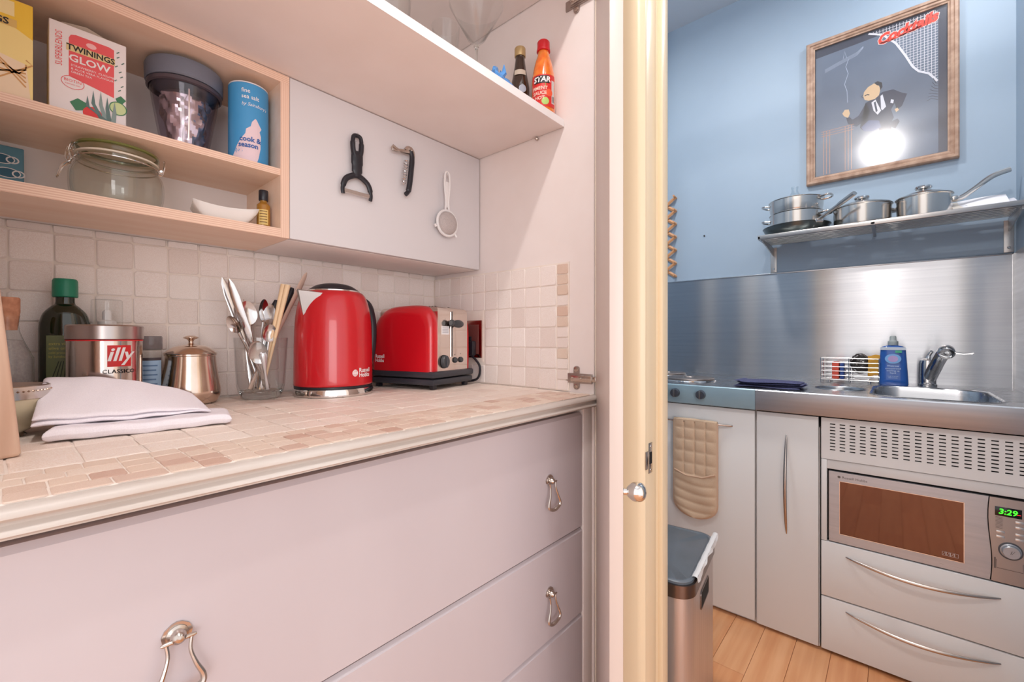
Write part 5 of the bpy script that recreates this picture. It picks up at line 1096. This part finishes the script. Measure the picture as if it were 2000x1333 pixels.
poly([(-.014, .139), (-.004, .142), (.008, .134), (.010, .120), (.003, .112), (.002, .126), (-.006, .130)], INK, t, mm, .0013)
line([(-.042, .108), (-.034, .110), (-.028, .107)], .003, INK, t, mm, .0013); line([(-.047, .113), (-.052, .108), (-.046, .104)], .0012, INK, t, mm, .0013)
poly([(-.104, .062), (-.110, .072), (-.102, .082), (-.090, .080), (-.086, .066), (-.092, .054)], SK, t, mm, .0011)
poly([(.044, .044), (.052, .046), (.056, .038), (.048, .034)], SK, t, mm, .0011); poly([(.034, .076), (.042, .072), (.040, .062), (.032, .066)], PW, t, mm, .0011)
line([(-.090, .012), (-.092, .06), (-.100, .09), (-.088, .13), (-.096, .16), (-.086, .19)], .0014, GY_, t, mp, .0010)
for k in range(4): line([(-.165, .163+.004*k), (-.115, .178+.004*k), (-.060, .192+.004*k), (-.040, .214+.002*k)], .0010, GY_, t, mp, .0010)
line([(-.104, .196), (-.100, .226), (-.093, .196)], .0012, GY_, t, mp, .0010)
for k, x in enumerate((-.170, -.160, -.149, -.098, -.088, -.078)): line([(x, -.262), (x, -.082)], .0016, OR, t, mp, .0009)
for k in range(3): line([(-.178, -.082-.010*k), (-.070, -.082-.010*k)], .0016, OR, t, mp, .0009)
for k in range(7): line([(rt, -.07+.01*k), (rt-.018+.002*k, -.06+.009*k), (rt-.030+.003*k, -.065+.013*k)], .0012, INK, t, mp, .0009)
O('glass_pane', B(-.0135, -.0115, -iw-.001, iw+.001, -ih-.001, ih+.001), GLASSP, t)
# ------------------------------------------------------------------ expanding peg rack on the wall
t = T('peg_rack', 'expanding wooden lattice peg rack on the blue wall by the doorway', 'peg rack', (2.243, .890, 1.59))
mk = lambda a, b, x: MB().tube([a, b], .0075, 4, flat=.45, up=(1, 0, 0))
for k in range(-3, 3):
    z0, z1 = k*.067, (k+1)*.067
    O('slat', MB().tube([(.0, -.05, z0), (.0, .05, z1)], .008, 4, flat=.45, up=(1, 0, 0)), WOODR, t)
    O('slat', MB().tube([(-.009, .05, z0), (-.009, -.05, z1)], .008, 4, flat=.45, up=(1, 0, 0)), WOODR, t)
for k in range(-3, 4):
    for y in (-.05, .05):
        if (k % 1) == 0: O('peg', MB().tube([(.004, y, k*.067), (-.034, y, k*.067+.004)], [.0045, .005], 8), WOODR, t)
nl = tag(O('wall_nail', MB().lathe([(.003, 0), (.004, .004), (0, .006)], 8, M=RM((2.25, .702, 1.577), ry=-pi/2)), INK), 'small dark nail in the bare blue wall', 'nail')

# ------------------------------------------------------------------ repeats share a group
GR = {'knife': 'cutlery standing in the glass', 'fork': 'cutlery standing in the glass', 'spoon': 'cutlery standing in the glass', 'teaspoon': 'cutlery standing in the glass',
      'utensil': 'cutlery standing in the glass', 'chopstick': 'chopsticks in the cutlery glass', 'adhesive_hook': 'clear hooks on the cupboard door', 'tea_box': 'tea cartons on the plywood shelf',
      'drinking_glass': 'glasses on the pantry shelf', 'cutting_board': 'wooden cutting boards on edge', 'tea_towel': 'folded white tea towels', 'sponge': 'sponges in the wire rack', 'saucepan': 'lidded saucepans on the wall shelf'}
for o in S.objects:
    if o.parent is None and o.name.split('.')[0] in GR: o['group'] = GR[o.name.split('.')[0]]
